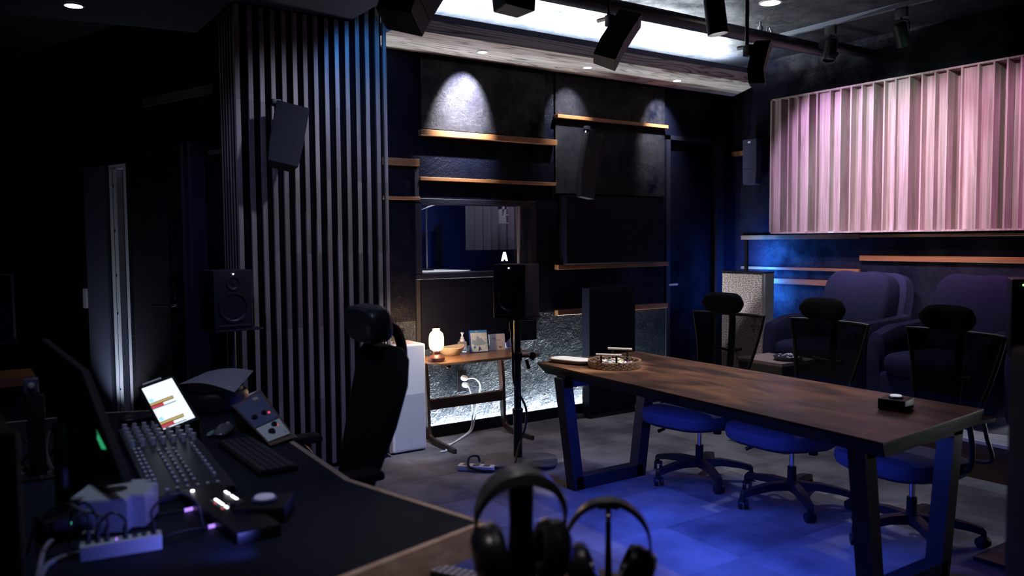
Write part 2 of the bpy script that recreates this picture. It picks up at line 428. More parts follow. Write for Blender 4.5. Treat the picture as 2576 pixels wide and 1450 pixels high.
# wood battens on the walls
k = 0
def batten_x(x0, x1, z0, z1, pr=.035):
    global k; k += 1
    bm = newbm(); bb(bm, x0, x1, YA-pr, YA-.001, z0, z1, .002, 1); struct('trim_%d' % k, bm, M_batten)
def batten_y(y0, y1, z0, z1, pr=.035):
    global k; k += 1
    bm = newbm(); bb(bm, XB-pr, XB-.001, y0, y1, z0, z1, .002, 1); struct('trim_%d' % k, bm, M_batten)
batten_x(2.45, 2.893, 2.068, 2.122); batten_x(2.45, 2.895, 1.815, 1.840)
batten_x(2.899, 4.178, 2.300, 2.345, .06); batten_x(2.899, 4.181, 1.965, 1.992)
batten_x(4.184, 5.470, 2.530, 2.560, .06); batten_x(4.184, 5.480, 1.258, 1.298, .06); batten_x(4.184, 5.484, .868, .912, .05)
batten_y(4.096, 5.372, 1.500, 1.542); batten_y(1.2, 4.094, 1.512, 1.535); batten_y(4.100, 5.372, 1.212, 1.237)
batten_y(1.2, 4.092, 1.311, 1.356); batten_y(4.02, 5.050, 1.080, 1.129); batten_y(5.28, 5.499, 2.327, 2.373)
for (s0, s1, z0, z1) in ((.02, .92, 2.52, 2.585), (-.1, .10, 2.11, 2.14)):
    k += 1; bm = newbm(); wbox(bm, s0, s1, z0, z1, -.018, .02); struct('trim_%d' % k, bm, mat('grey_batten', (.045, .040, .038), .6))
# black raised wall panels
def wpanel(x0, x1, z0, z1, pr, m_, label):
    bm = newbm(); bb(bm, x0, x1, YA-pr, YA-.001, z0, z1, .004, 1)
    return centred('wall_panel', bm, m_, label, 'wall panel', smooth=False)
wpanel(2.905, 4.06, 2.350, 2.875, .045, M_panel, 'black textured panel under the first ceiling downlight, above the upper wood batten')
wpanel(4.190, 5.465, 2.565, 2.900, .02, M_panel, 'black textured panel above the highest wood batten, left of the door')
wpanel(4.190, 5.465, 1.900, 2.525, .02, M_panel, 'tall black panel below the highest wood batten, behind the hanging speaker')
wpanel(4.232, 5.304, 1.302, 1.880, .11, M_slate, 'thick raised black panel resting on the wood batten left of the door')
wpanel(2.900, 3.985, .672, 1.232, .018, M_slate, 'flat dark slate panel on the wall below the booth window')
bm = newbm(); bb(bm, 2.858, 2.892, YA-.02, YA-.001, .3, 2.05); struct('trim_20', bm, M_void)

# ---- booth window
bm = newbm()
for a in ((WX0-.045, WX1+.045, WZ0-.035, WZ0+.012), (WX0-.045, WX1+.045, WZ1-.012, WZ1+.03), (WX0-.045, WX0+.008, WZ0, WZ1), (WX1-.01, WX1+.045, WZ0, WZ1)):
    bb(bm, a[0], a[1], YA-.03, YA+T-.01, a[2], a[3], .003, 1)
w1 = struct('window_1', bm, mat('window_frame_black', (.010, .011, .022), .45, spec=.3))
bm = newbm(); bb(bm, WX0+.009, WX1-.011, YA+.03, YA+.036, WZ0+.013, WZ1-.013)
o = obj('pane', bm, M_glass, w1, smooth=False); o['label'] = 'clear glass pane'
bm = newbm(); bb(bm, 3.815, 3.825, YA-.004, YA+.02, WZ0+.013, WZ1-.013); o = obj('mullion', bm, M_steel, w1, smooth=False)
# booth room behind it
bm = newbm()
bb(bm, 1.9, 5.4, 7.6, 7.7, 0, 2.6); bb(bm, 1.8, 1.9, YA+T, 7.7, 0, 2.6); bb(bm, 5.4, 5.5, YA+T, 7.7, 0, 2.6); bb(bm, 1.8, 5.5, YA+T, 7.7, 2.6, 2.7); bb(bm, 1.8, 5.5, YA+T, 7.7, -.1, 0)
struct('wall_booth', bm, mat('booth_blue_grey', (.06, .065, .10), .7, bump=(20, .2)))
bm = newbm()
pts = [(3.95+i*.016, 6.55+.025*math.sin(i*1.1)) for i in range(70)]
for i in range(len(pts)-1):
    p, q = pts[i], pts[i+1]
    f = [bm.verts.new((p[0], p[1], 1.42)), bm.verts.new((q[0], q[1], 1.42)), bm.verts.new((q[0], q[1], 2.35)), bm.verts.new((p[0], p[1], 2.35))]; bm.faces.new(f)
bmesh.ops.remove_doubles(bm, verts=bm.verts, dist=.0005)
bmesh.ops.solidify(bm, geom=bm.faces[:], thickness=.008)
centred('curtain', bm, mat('grey_curtain', (.16, .155, .20), .9), 'grey pleated acoustic curtain hanging inside the booth', 'curtain')
# white desk in the booth, mic boom, stands, letter sign
t = thing('booth_table', 'white table top seen at the bottom of the booth window', 'table', (3.45, 6.1, 0))
bm = newbm()
prism(bm, [(2.98, 5.82), (3.42, 5.78), (3.72, 6.10), (3.55, 6.55), (3.05, 6.55)], 1.225, 1.25); obj('tabletop', bm, mat('white_laminate', (.8, .8, .82), .4), t, True)
for (x, y) in ((3.08, 6.45), (3.48, 6.45), (3.05, 5.9), (3.55, 6.05)):
    bm = newbm(); cyl(bm, (x, y, 0.001), (x, y, 1.224), .02); obj('leg', bm, M_black, t, True)
t = thing('microphone_boom', 'thin microphone boom arm with a pale clip in the booth, left of the window', 'microphone stand', (3.42, 6.35, 1.25))
bm = newbm(); tube(bm, [(3.42, 6.35, 1.2505), (3.42, 6.35, 1.80), (3.10, 6.25, 1.70)], .006); tube(bm, [(3.42, 6.35, 1.80), (3.52, 6.37, 1.83)], .006); obj('arm', bm, M_steel, t, True)
bm = newbm(); cyl(bm, (3.42, 6.35, 1.2505), (3.42, 6.35, 1.262), .06); obj('base', bm, M_black, t, True)
bm = newbm(); lathe(bm, [(0, 0), (.02, .01), (.02, .09), (.012, .12), (0, .12)], (3.10, 6.25, 1.60)); obj('microphone', bm, M_steel, t, True)
for i, x in enumerate((3.26, 3.33)):
    bm = newbm(); tube(bm, [(x, 6.8, 1.86), (x+.05, 6.8, 1.72), (x+.07, 6.8, 1.64), (x+.11, 6.8, 1.62)], .010)
    centred('coat_hook', bm, M_steel, ('left' if i == 0 else 'right')+' pale hook hanging in the dark corner of the booth', 'hook')
for i, x in enumerate((3.98, 4.12)):
    bm = newbm(); bb(bm, x, x+.05, 7.52, 7.56, .0005, 1.55+.06*i)
    centred('booth_post', bm, M_black, ('shorter' if i == 0 else 'taller')+' black post against the blue lit booth wall', 'post', smooth=False)
t = thing('wall_bracket', 'pale slotted wall bracket in the upper right of the booth window', 'bracket', (4.19, 6.3, 1.66))
bm = newbm(); bb(bm, 4.165, 4.235, 6.3, 6.33, 1.66, 1.735, .003, 1); bb(bm, 4.165, 4.185, 6.3, 6.33, 1.735, 1.83); bb(bm, 4.215, 4.235, 6.3, 6.33, 1.735, 1.83); bb(bm, 4.165, 4.235, 6.3, 6.33, 1.80, 1.83)
for z in (1.665, 1.74, 1.805): bb(bm, 4.235, 4.255, 6.3, 6.33, z, z+.012)
obj('plate', bm, mat('pale_bracket', (.45, .45, .5), .6), t, True, False)
t = thing('letter_sign', 'small glowing white letter A on the booth glass above the speaker', 'sign', py(1268, 646, 5.56))
bm = newbm()
for poly in ([(-.028, -.035), (-.012, -.035), (.006, .012), (.006, .038), (-.006, .038)], [(.006, .038), (.006, .012), (.006, .0), (.010, -.012), (.016, -.035), (.032, -.035), (.012, .038)], [(-.004, -.022), (.004, -.022), (0, -.006)]):
    prism(bm, poly, -.004, .004, Matrix.Translation(py(1268, 646, 5.56)) @ Matrix.Rotation(PI/2, 4, 'X'))
obj('letter', bm, mat('lit_letter', (1, 1, 1), .5, emit=((.95, .97, 1), 3.5)), t, True, False)

# ---- right-hand door in the far wall
bm = newbm()
bb(bm, DX0, DX0+.05, YA-.01, YA+T, 0, DZ); bb(bm, DX1-.05, DX1, YA-.03, YA+T, 0, DZ); bb(bm, DX0, DX1, YA-.01, YA+T, DZ-.04, DZ); bb(bm, DX1, DX1+.045, YA-.03, YA, 0, DZ+.03)
d1 = struct('door_1', bm, mat('door_frame_black', (.008, .009, .018), .45, spec=.25))
bm = newbm(); bb(bm, DX0+.051, DX1-.051, YA+.05, YA+.10, .005, DZ-.041); obj('door_leaf', bm, M_wall, d1, smooth=False)
bm = newbm(); q = py(1682, 717, YA+.02)
cyl(bm, (q.x-.03, YA+.05, q.z), (q.x-.03, YA-.005, q.z), .012); tube(bm, [(q.x-.03, YA-.005, q.z), (q.x+.09, YA-.005, q.z+.003)], .010); bb(bm, q.x-.05, q.x-.01, YA+.035, YA+.05, q.z-.11, q.z+.04, .004)
obj('door_handle', bm, M_steel, d1, label='metal lever handle')
# ---- oblique wall door
bm = newbm()
wbox(bm, 1.32, 1.43, 0, 2.10, -.06, .03); wbox(bm, 1.135, 1.43, 2.085, 2.12, -.06, .03); wbox(bm, 1.135, 1.215, 0, 2.085, -.06, .03)
d2 = struct('door_2', bm, mat('pale_door_frame', (.42, .44, .52), .45, bump=(60, .05)))
bm = newbm(); wbox(bm, 1.372, 1.378, .02, 2.08, .0, .0315); obj('seal', bm, M_black, d2, smooth=False)
for z in (.35, .95, 1.25, 1.6, 1.95):
    bm = newbm(); cyl(bm, wc(1.365, z, .030), wc(1.365, z, .034), .007); obj('screw', bm, M_black, d2)
for z in (1.48, 1.72):
    bm = newbm(); wbox(bm, 1.235, 1.30, z, z+.09, -.09, -.05); obj('hinge', bm, M_steel, d2, smooth=False)
bm = newbm(); wbox(bm, .37, 1.10, .01, 2.17, .0, .07, .004)
d3 = struct('door_3', bm, M_side)
bm = newbm(); wbox(bm, .53, 1.03, .35, 1.93, .0705, .078, .003); obj('raised_panel', bm, mat('door_panel_leather', (.018, .019, .028), .42, bump=(7, .35, 6)), d3)
bm = newbm(); q = wc(.20, 1.08, .075)
wbox(bm, .43, .49, .98, 1.19, .0705, .084, .004); tube(bm, [wc(.46, 1.06, .084), wc(.46, 1.06, .13)], .011); tube(bm, spline([wc(.46, 1.06, .13), wc(.52, 1.062, .135), wc(.66, 1.055, .13)]), .0085); wbox(bm, .445, .475, 1.10, 1.14, .084, .1, .004)
obj('door_handle', bm, M_chrome, d3, label='chrome lever handle with back plate')
bm = newbm(); wbox(bm, 1.45, 1.78, .01, 2.12, .0, .06, .004)
d4 = struct('door_4', bm, mat('blue_grey_door', (.040, .043, .075), .55))
bm = newbm(); wbox(bm, 1.79, 1.84, .98, 1.14, .0, .07); obj('strike_plate', bm, M_steel, d4, smooth=False)
for s in (.27, .18):
    bm = newbm(); wbox(bm, s, s+.035, 0, 2.2, -.01, .1); struct('trim_%d' % (21 if s > .2 else 22), bm, mat('dark_violet_trim', (.035, .03, .06), .5))

# ---- slatted column
cl = thing('slatted_column', 'tall square column clad in narrow vertical wood slats', 'column', (1.94, 5.3, 0))
bm = newbm(); bb(bm, 1.455, 2.42, 5.110, YA-.002, .001, ZC-.002); obj('core', bm, mat('column_black', (.0025, .0025, .004), .9, spec=.05), cl, True, False)
bm = newbm()
xs = [1.437, 1.517, 1.589, 1.658, 1.728, 1.799, 1.867, 1.937, 2.010, 2.081, 2.153, 2.226, 2.295, 2.370, 2.428]
for x in xs:
    w = .030 if x < 2.42 else .024
    bb(bm, x, x+w, 5.088, 5.112, .03, 2.955 if x < xr else ZC-.003, .002, 1)
obj('front_slats', bm, M_slat, cl, True, False)
bm = newbm()
for i in range(6): bb(bm, 1.4485, 1.4560, 5.15+i*.062, 5.15+i*.062+.020, .03, 2.955, .002, 1)
obj('side_slats', bm, M_slat, cl, True, False)

# ---- soffit with cove light
bm = newbm(); prism(bm, [(2.46, 4.94), (6.106, 4.94), (6.42, 5.498), (2.46, 5.498)], 2.92, 3.005); so = struct('soffit', bm, M_soff)
bm = newbm(); bb(bm, 2.46, 6.10, 4.94, 4.965, 3.0055, 3.05); bb(bm, 2.46, 6.40, 5.47, 5.498, 3.0055, 3.03); obj('lip', bm, mat('soffit_lip', (.10, .11, .16), .5), so, smooth=False)
bm = newbm(); bb(bm, 2.5, 6.0, 5.22, 5.24, 3.0056, 3.050)
tag(obj('led_strip', bm, M_led, smooth=False), 'white light strip lying on top of the plywood soffit', 'light strip')
for i, x in enumerate((3.302, 4.318, 5.348)):
    nm = ('left', 'middle', 'right')[i]
    t = thing('downlight', nm+'most of the three small downlights under the plywood soffit' if i != 1 else 'middle one of the three small downlights under the plywood soffit', 'downlight', (x, 5.215, 2.919), group='soffit downlights')
    bm = newbm(); lathe(bm, [(.034, 0), (.044, 0), (.044, -.004), (.034, -.006), (.034, 0)], (x, 5.215, 2.9195)); obj('rim', bm, M_white, t, True)
    bm = newbm(); lathe(bm, [(0, -.003), (.033, -.003), (.033, 0), (0, 0)], (x, 5.215, 2.9195)); obj('lens', bm, M_downl, t, True)
def disc_light(p, r, label, zdown=True):
    t = thing('downlight', label, 'downlight', p)
    bm = newbm(); lathe(bm, [(r, 0), (r+.012, 0), (r+.012, -.006), (r, -.008), (r, 0)], p); obj('rim', bm, M_white, t, True)
    bm = newbm(); lathe(bm, [(0, -.004), (r-.001, -.004), (r-.001, 0), (0, 0)], p); obj('lens', bm, M_downl, t, True)
disc_light(pz(185, 13, 2.958)+Vector((0, 0, .0015)), .05, 'round downlight in the low dark ceiling at the upper left')
disc_light(pz(1938, 6, 3.198)+Vector((0, 0, .0015)), .068, 'large bright round downlight in the black ceiling by the pipe')

# ---- diffuser on the right wall
DXF = 6.235; DY0, DY1, DZ0, DZ1 = 1.2, 4.90, 1.552, 2.785
df = thing('wood_diffuser', 'long wall-mounted wood diffuser of vertical fins and recessed wells', 'acoustic diffuser', (6.33, 3.05, DZ0))
bm = newbm(); bb(bm, DXF, XB-.002, DY0, DY1, DZ0, DZ0+.014); bb(bm, DXF, XB-.002, DY0, DY1, DZ1-.014, DZ1); bb(bm, DXF, XB-.002, DY1-.014, DY1, DZ0, DZ1); bb(bm, DXF, XB-.002, DY0, DY0+.014, DZ0, DZ1)
obj('outer_frame', bm, M_diff, df, True, False)
# measured fin positions (picture columns at mid height), continued past the frame edge
fins = [px(x, 420, DXF).y for x in (1962, 1982, 2005, 2032, 2053, 2085, 2112, 2138, 2165, 2193, 2221, 2249, 2283, 2315, 2347, 2378, 2414, 2455, 2494, 2528, 2562)]
while fins[-1] > DY0+.12: fins.append(fins[-1]-.105-.03*random.random())
bmf, bmw = newbm(), newbm(); prev = DY1-.014
depths = [.03, .14, .05, .04, .12, .03, .05, .15, .07, .06, .14, .05, .03, .16, .06, .05, .15, .03, .05, .17, .10, .05]
for i, y in enumerate(fins):
    bb(bmf, DXF+.001, XB-.004, y-.006, y+.006, DZ0+.0141, DZ1-.0141)
    dd = depths[i % len(depths)]
    bb(bmw, DXF+dd, DXF+dd+.012, y+.0061, prev-.0001, DZ0+.0142, DZ1-.0142)
    prev = y-.0061
bb(bmw, DXF+.05, DXF+.062, DY0+.0141, prev, DZ0+.0142, DZ1-.0142)
obj('divider_fins', bmf, M_diff, df, True, False); obj('well_boards', bmw, M_diff, df, True, False)
q = px(2090, 588, DXF-.003)
bm = newbm(); bb(bm, DXF-.003, DXF, q.y-.03, q.y+.03, DZ0+.001, DZ0+.012); obj('maker_plate', bm, M_white, df, True, False, 'small white plate on the lower rail')

# ---- platform for the armchairs
bm = newbm(); bb(bm, 5.195, XB-.001, .6, 4.55, 0, .22); pf = struct('platform', bm, wood('riser_wood', (.055, .028, .02), (.10, .05, .035), (2, 1, 8), .5))
bm = newbm()
for i in range(9): bb(bm, 5.185+i*.138, 5.185+i*.138+.134, .6, 4.56, .2205, .245, .003, 1)
obj('deck_boards', bm, mat('pale_deck', (.55, .55, .56), .5), pf, smooth=False)

# ---- pipes
t = thing('ceiling_pipe', 'thick black pipe running under the ceiling in front of the glowing cove', 'pipe', (4.6, 4.23, 3.08))
bm = newbm(); cyl(bm, (2.6, 4.23, 3.08), (6.2, 4.23, 3.08), .052, seg=28); obj('pipe', bm, M_metal, t, True)
for x in (3.4, 5.25):
    bm = newbm(); cyl(bm, (x, 4.23, 3.13), (x, 4.23, ZC-.001), .008); lathe(bm, [(.02, 0), (.02, .03), (0, .03)], (x, 4.23, 3.132)); obj('hanger', bm, M_steel, t, True, label='pale threaded hanger rod')
bm = newbm(); cyl(bm, (2.6, 3.62, 3.10), (4.05, 3.62, 3.10), .045, seg=24); cyl(bm, (4.05, 3.62, 3.10), (4.05, 3.62, ZC-.001), .045, seg=24)
centred('ceiling_pipe', bm, M_metal, 'second black pipe under the ceiling, nearer than the thick one, behind the lit spotlight', 'pipe')
bm = newbm(); cyl(bm, (5.75, 4.02, 3.05), (XB-.002, 4.02, 3.05), .04, seg=24)
centred('ceiling_pipe', bm, M_metal, 'short dusty pipe entering the right wall above the wood diffuser', 'pipe')

# ---- track and spotlights
bm = newbm()
ra, rb = pz(1967, 96, 3.165), pz(2340, 0, 3.165)
RX = (ra.x+rb.x)/2
bb(bm, RX-.017, RX+.017, 1.0, ra.y, 3.165, ZC-.0005); bb(bm, RX-.004, RX+.004, 1.0, ra.y-.01, 3.162, 3.165)
centred('light_track', bm, mat('track_grey', (.16, .17, .22), .4), 'straight grey light track on the black ceiling at the right', 'light track', smooth=False)
def spotlight(loc, tilt, rz, label, lit=False, r=.048, L_=.17, drop=.11):
    """adapter at origin (on track), lamp head below"""
    t = thing('track_spotlight', label, 'spotlight', loc, rz)
    bm = newbm(); box(bm, (0, 0, -.035), (.03, .09, .07), bev=.004); obj('adapter', bm, M_mid, t)
    bm = newbm(); ry = r+.012
    tube(bm, [(0, 0, -.07), (0, 0, -.085)], .008)
    tube(bm, spline([(0, -ry, -drop-.06), (0, -ry, -drop), (0, -ry*.7, -.092), (0, 0, -.086), (0, ry*.7, -.092), (0, ry, -drop), (0, ry, -drop-.06)], 5), .004); obj('yoke', bm, M_black, t)
    rot = Euler((0, tilt, 0)).to_matrix(); c = Vector((0, 0, -drop-.07))
    bm = newbm(); lathe(bm, [(0, L_*.45), (r*.8, L_*.45), (r, L_*.38), (r, -L_*.55), (r-.004, -L_*.55), (r-.006, -L_*.40), (0, -L_*.40)], c, 32, rot); h = obj('lamp_head', bm, M_black, t)
    bm = newbm(); lathe(bm, [(0, -L_*.42), (r-.007, -L_*.42)], c, 24, rot); obj('lens', bm, M_downl if lit else M_mid, h)
    return t
q = px(2090, 75, RX); spotlight((RX, q.y, 3.162), R(14), 0, 'unlit black track spotlight nearest the pipe, hanging straight down')
q = px(2268, 25, RX); spotlight((RX, q.y, 3.162), R(-26), 0, 'unlit black track spotlight further right on the track, tilted')
q = D(1800, 20, 4.35)
spotlight((q.x, q.y, q.z+.13), R(-8), R(-30), 'lit black cylinder spotlight hanging in front of the pipe', True, .055, .20, .09)
bm = newbm(); tube(bm, [(q.x, q.y, q.z+.13), (q.x, q.y, ZC-.001)], .012); centred('drop_rod', bm, M_black, 'thin black rod holding the lit spotlight', 'rod')
t = thing('cable_hook', 'pale bent metal hook standing above the pipe near the light track', 'hook', (5.5, 4.3, 3.1))
bm = newbm(); tube(bm, [py(1928, 98, 4.23), py(1930, 72, 4.23), py(1936, 68, 4.23), py(1942, 84, 4.23), py(1944, 98, 4.23)], .006); obj('hook', bm, M_steel, t, True)
# ================================================================== SPEAKERS
def bent_speaker(label, p_top, p_bot, face, w, d, bow=.03, bracket=None, m_=None, logo=False):
    """slim bowed surround speaker: p_top/p_bot = ends of the front face centre line, face = direction its front looks"""
    p_top, p_bot, face = Vector(p_top), Vector(p_bot), Vector(face)
    ax = (p_bot-p_top); L_ = ax.length; ax.normalize(); face = (face-ax*face.dot(ax)).normalized(); sd = ax.cross(face).normalized()
    c = (p_top+p_bot)/2
    t = thing('surround_speaker', label, 'speaker', c)
    cuts = [0, .12, .66, 1.0]
    bm = newbm(); secs = []
    fr = [0, .004, .5, 1]
    for a, b_, cc in ((0, 0, 1), (.12, .35, 1), (.66, 1, 1), (1.0, .35, .9)):
        o = p_top + ax*L_*a - face*bow*(b_-.3); ww = w/2*cc
        secs.append([o+sd*ww, o-sd*ww, o-sd*ww*.82-face*d, o+sd*ww*.82-face*d])
    loft(bm, secs); bmesh.ops.bevel(bm, geom=bm.edges[:], offset=.004, segments=2, affect='EDGES')
    obj('cabinet', bm, m_ or M_spk, t, True)
    for a, b_ in ((.12, .35), (.66, 1)):
        o = p_top + ax*L_*a - face*bow*(b_-.3); bm = newbm()
        tube(bm, [o+sd*w*.49+face*.001, o-sd*w*.49+face*.001], .0016, 6); obj('grille_seam', bm, M_void, t, True)
    if logo:
        o = p_top+ax*L_*.07+face*.002; bm = newbm(); box(bm, o, (.004, .03, .018)); obj('badge', bm, M_white, t, True, label='small white badge')
    if bracket is not None:
        a0 = p_top+ax*L_*.18-face*(d+.001); bm = newbm()
        q = Vector((a0.x-face.x*.04, a0.y-face.y*.04, 3.187)) if bracket == 'up' else Vector(bracket)
        tube(bm, [a0, a0-face*.04, (a0-face*.04+q)/2+Vector((0, 0, .01)), q], .012); box(bm, a0-face*.03, (.05, .05, .07), bev=.005); box(bm, q, (.06, .06, .03), bev=.004)
        obj('wall_bracket', bm, M_metal, t, True)
    return t
bent_speaker('black bowed speaker fixed to the slatted column', py(738, 262, 4.86), py(712, 412, 4.80), (-.25, -1, -.20), .20, .13,.014, py(693, 257, 5.086), mat('speaker_navy_black', (.004, .004, .011), .6, spec=.15))
bent_speaker('black bowed speaker hanging in front of the glowing cove, beside the pipe', D(1612, 52, 5.2), D(1548, 165, 5.05), (.75, -.9, -.35), .125, .15, .014, 'up')
bent_speaker('black bowed speaker cut off by the top edge, left end of the cove', D(1115, -60, 3.9), D(1048, 62, 3.8), (.2, -1, -.9), .19, .20, .015, 'up')
bent_speaker('black speaker at the top edge whose lower end shows left of the pipe', D(1318, -120, 4.2), D(1310, 18, 4.2), (-.1, -1, -.25), .20, .16, .03, 'up')
bent_speaker('black bowed speaker at the right end of the soffit with a bright side', D(1939, 108, 5.1), D(1927, 215, 5.1), (.5, -.8, -.1), .125, .10, .03, 'up')
bent_speaker('black bowed speaker under the highest batten on the far wall', py(1500, 335, 5.28), py(1480, 498, 5.28), (-.15, -1, -.35), .15, .10, .04, py(1473, 322, 5.484), M_void)
bent_speaker('slim dark blue speaker on the right wall beside the diffuser', px(1885, 350, 6.27), px(1884, 464, 6.27), (-1, 0, -.05), .165, .10, .004, px(1885, 372, 6.425), mat('navy_speaker', (.045, .045, .09), .5), True)
def arm(label, a, b_):
    bm = newbm(); tube(bm, [a, b_], .013, 4); centred('mounting_arm', bm, M_steel, label, 'bracket', smooth=False)
arm('pale mounting arm holding the speaker in front of the cove', D(1503, 53, 5.3), D(1556, 38, 5.2))
arm('pale mounting arm at the right end of the soffit', D(1855, 122, 5.25), D(1918, 113, 5.15))

def monitor_speaker(label, loc, rz, w=.235, d=.27, h=.345, led=M_ledlow, cat='speaker', ledx=0):
    """studio monitor; front looks along -Y locally; origin at the foot"""
    t = thing('studio_monitor', label, cat, loc, rz)
    bm = newbm(); box(bm, (0, d/2, h/2), (w, d, h), bev=.008, seg=3); obj('cabinet', bm, M_spk, t)
    bm = newbm(); lathe(bm, [(.086, 0), (.092, .003), (.092, .006), (.080, .007), (.076, .003), (.045, -.016), (.026, -.022), (.026, -.018), (.012, -.012), (0, -.011)], (0, -.0, h*.36), 40, Matrix.Rotation(PI/2, 3, 'X')); obj('woofer', bm, M_cone, t)
    bm = newbm(); lathe(bm, [(.040, .0), (.040, .005), (.032, .004), (.014, -.006), (.010, .002), (0, .004)], (0, 0, h*.77), 32, Matrix.Rotation(PI/2, 3, 'X')); obj('tweeter', bm, M_cone, t)
    bm = newbm(); box(bm, (0, -.002, h*.055), (w*.8, .004, .012), bev=.001); obj('port_slot', bm, M_void, t)
    bm = newbm(); box(bm, (ledx, -.003, h*.93), (.008, .003, .008)); obj('power_light', bm, led, t, label='lit power indicator')
    return t
def yaw_to(loc, frm=(0, 0)):   # yaw that makes local -Y look at the point frm
    dx, dy = frm[0]-loc[0], frm[1]-loc[1]; return math.atan2(dx, -dy)
# on stand in mid room
sp = Vector((3.085, 4.47, 0)); ZS = .995
rzs = R(-55+28)
monitor_speaker('black studio monitor on a tall pole stand beside the side table', (sp.x-.10, sp.y-.055, ZS), R(-60), .235, .225, .355)
t = thing('speaker_stand', 'black pole stand with a round foot under the mid-room studio monitor', 'speaker stand', (sp.x, sp.y, 0))
bm = newbm(); cyl(bm, (0, 0, .03), (0, 0, .36), .030, seg=20); cyl(bm, (0, 0, .34), (0, 0, ZS-.014), .024, seg=20); obj('pole', bm, M_metal, t)
bm = newbm(); box(bm, (0, 0, ZS-.007), (.30, .26, .012), (0, 0, R(-42)), .003); obj('top_plate', bm, M_metal, t)
bm = newbm(); pillow(bm, (.0, -.03, .022), (.50, .36, .044), .5, (0, 0, R(-35))); obj('foot', bm, mat('stand_foot', (.05, .052, .08), .5), t)
bm = newbm(); lathe(bm, [(.036, 0), (.036, .04), (.030, .045)], (0, 0, .33)); obj('collar', bm, M_black, t)
bm = newbm(); lathe(bm, [(.034, 0), (.034, .05), (.028, .055)], (0, 0, .70)); obj('collar', bm, M_black, t)
bm = newbm(); tube(bm, [(.03, -.01, .725), (.085, -.035, .725)], .008); lathe(bm, [(0, -.006), (.026, -.006), (.026, .006), (0, .006)], (.095, -.04, .725), 20, Matrix.Rotation(PI/2, 3, 'X')); tube(bm, [(.06, -.02, .70), (.075, -.03, .64)], .012); obj('clamp_knob', bm, M_black, t)
cab = spline([(sp.x-.04, sp.y+.02, .96), (sp.x-.05, sp.y-.02, .74), (sp.x-.045, sp.y-.03, .55), (sp.x+.045, sp.y-.03, .38), (sp.x+.05, sp.y-.02, .25), (sp.x-.03, sp.y-.06, .14), (sp.x-.13, sp.y-.12, .02), (sp.x-.28, sp.y-.10, .013), (sp.x-.38, sp.y+.0, .03), (sp.x-.36, sp.y+.04, .085), (sp.x-.31, sp.y+.02, .09), (sp.x-.305, sp.y-.0, .055)], 8)
bm = newbm(); tube(bm, cab, .008); centred('power_cable', bm, M_wire, 'black cable winding down the pole stand to the floor power strip', 'cable')
t = thing('power_strip', 'white power strip lying on the carpet beside the pole stand', 'power strip', (2.76, 4.48, 0), R(-48))
bm = newbm(); box(bm, (0, 0, .018), (.24, .075, .034), bev=.005); obj('housing', bm, M_white, t)
for i in (-.07, 0, .07):
    bm = newbm(); box(bm, (i, 0, .0357), (.042, .05, .001)); obj('socket', bm, M_mid, t)

# left pair on the desk side
q = D(547, 815, 5.0)
ls = monitor_speaker('black studio monitor with a visible cone in front of the slatted column', (1.325, 4.84, 1.0), R(10), .24, .20, .345, M_ledlow)
t = thing('speaker_stand', 'dark stand under the studio monitor in front of the column', 'speaker stand', (1.33, 4.92, 0))
bm = newbm(); cyl(bm, (0, 0, .02), (0, 0, .984), .024); obj('pole', bm, M_metal, t)
bm = newbm(); box(bm, (0, 0, .992), (.30, .22, .012), (0, 0, R(10)), .003); obj('top_plate', bm, M_metal, t)
bm = newbm(); box(bm, (0, 0, .012), (.4, .34, .022), bev=.006); obj('foot', bm, M_metal, t)
monitor_speaker('studio monitor cut off by the left edge of the picture', (.11, 4.98, 1.0), R(-5), .235, .26, .345, M_mid)
t = thing('speaker_stand', 'dark stand under the studio monitor at the left edge', 'speaker stand', (.11, 5.08, 0))
bm = newbm(); cyl(bm, (0, 0, .02), (0, 0, .984), .024); obj('pole', bm, M_metal, t)
bm = newbm(); box(bm, (0, 0, .992), (.28, .26, .012), bev=.003); obj('top_plate', bm, M_metal, t)
bm = newbm(); box(bm, (0, 0, .012), (.4, .34, .022), bev=.006); obj('foot', bm, M_metal, t)
# right-hand pair
q = D(2618, 908, 3.6)
monitor_speaker('studio monitor with a green light at the right edge, behind the nearer one', (q.x, q.y, q.z), R(-62), .235, .26, .36, M_green, ledx=-.072)
t = thing('speaker_stand', 'dark stand under the green-lit studio monitor', 'speaker stand', (q.x+.1, q.y+.05, 0))
bm = newbm(); cyl(bm, (0, 0, .02), (0, 0, q.z-.014), .024); obj('pole', bm, M_metal, t)
bm = newbm(); box(bm, (0, 0, q.z-.007), (.22, .22, .012), (0, 0, R(-62)), .003); obj('top_plate', bm, M_metal, t)
bm = newbm(); box(bm, (0, 0, .012), (.4, .34, .022), bev=.006); obj('foot', bm, M_metal, t)
q = D(2531, 928, 1.45)
M_spk2 = mat('speaker_vinyl', (.004, .004, .007), .7, spec=.15)
t = thing('loudspeaker', 'large dark loudspeaker cabinet out of focus at the lower right edge', 'speaker', (q.x+.21, q.y-.10, .70), R(-56))
hh = q.z-.70+.012
bm = newbm(); box(bm, (0, 0, hh/2), (.30, .30, hh), bev=.02, seg=4); obj('cabinet', bm, M_spk2, t)
bm = newbm(); lathe(bm, [(.11, 0), (.115, .006), (.10, .006), (.06, -.01), (0, -.004)], (0, -.15, hh*.4), 36, Matrix.Rotation(PI/2, 3, 'X')); obj('woofer', bm, M_cone, t)
t2 = thing('speaker_stand', 'dark stand carrying the out-of-focus loudspeaker', 'speaker stand', (q.x+.21, q.y-.10, 0), R(-56))
bm = newbm(); cyl(bm, (0, 0, .02), (0, 0, .685), .03); obj('pole', bm, M_metal, t2)
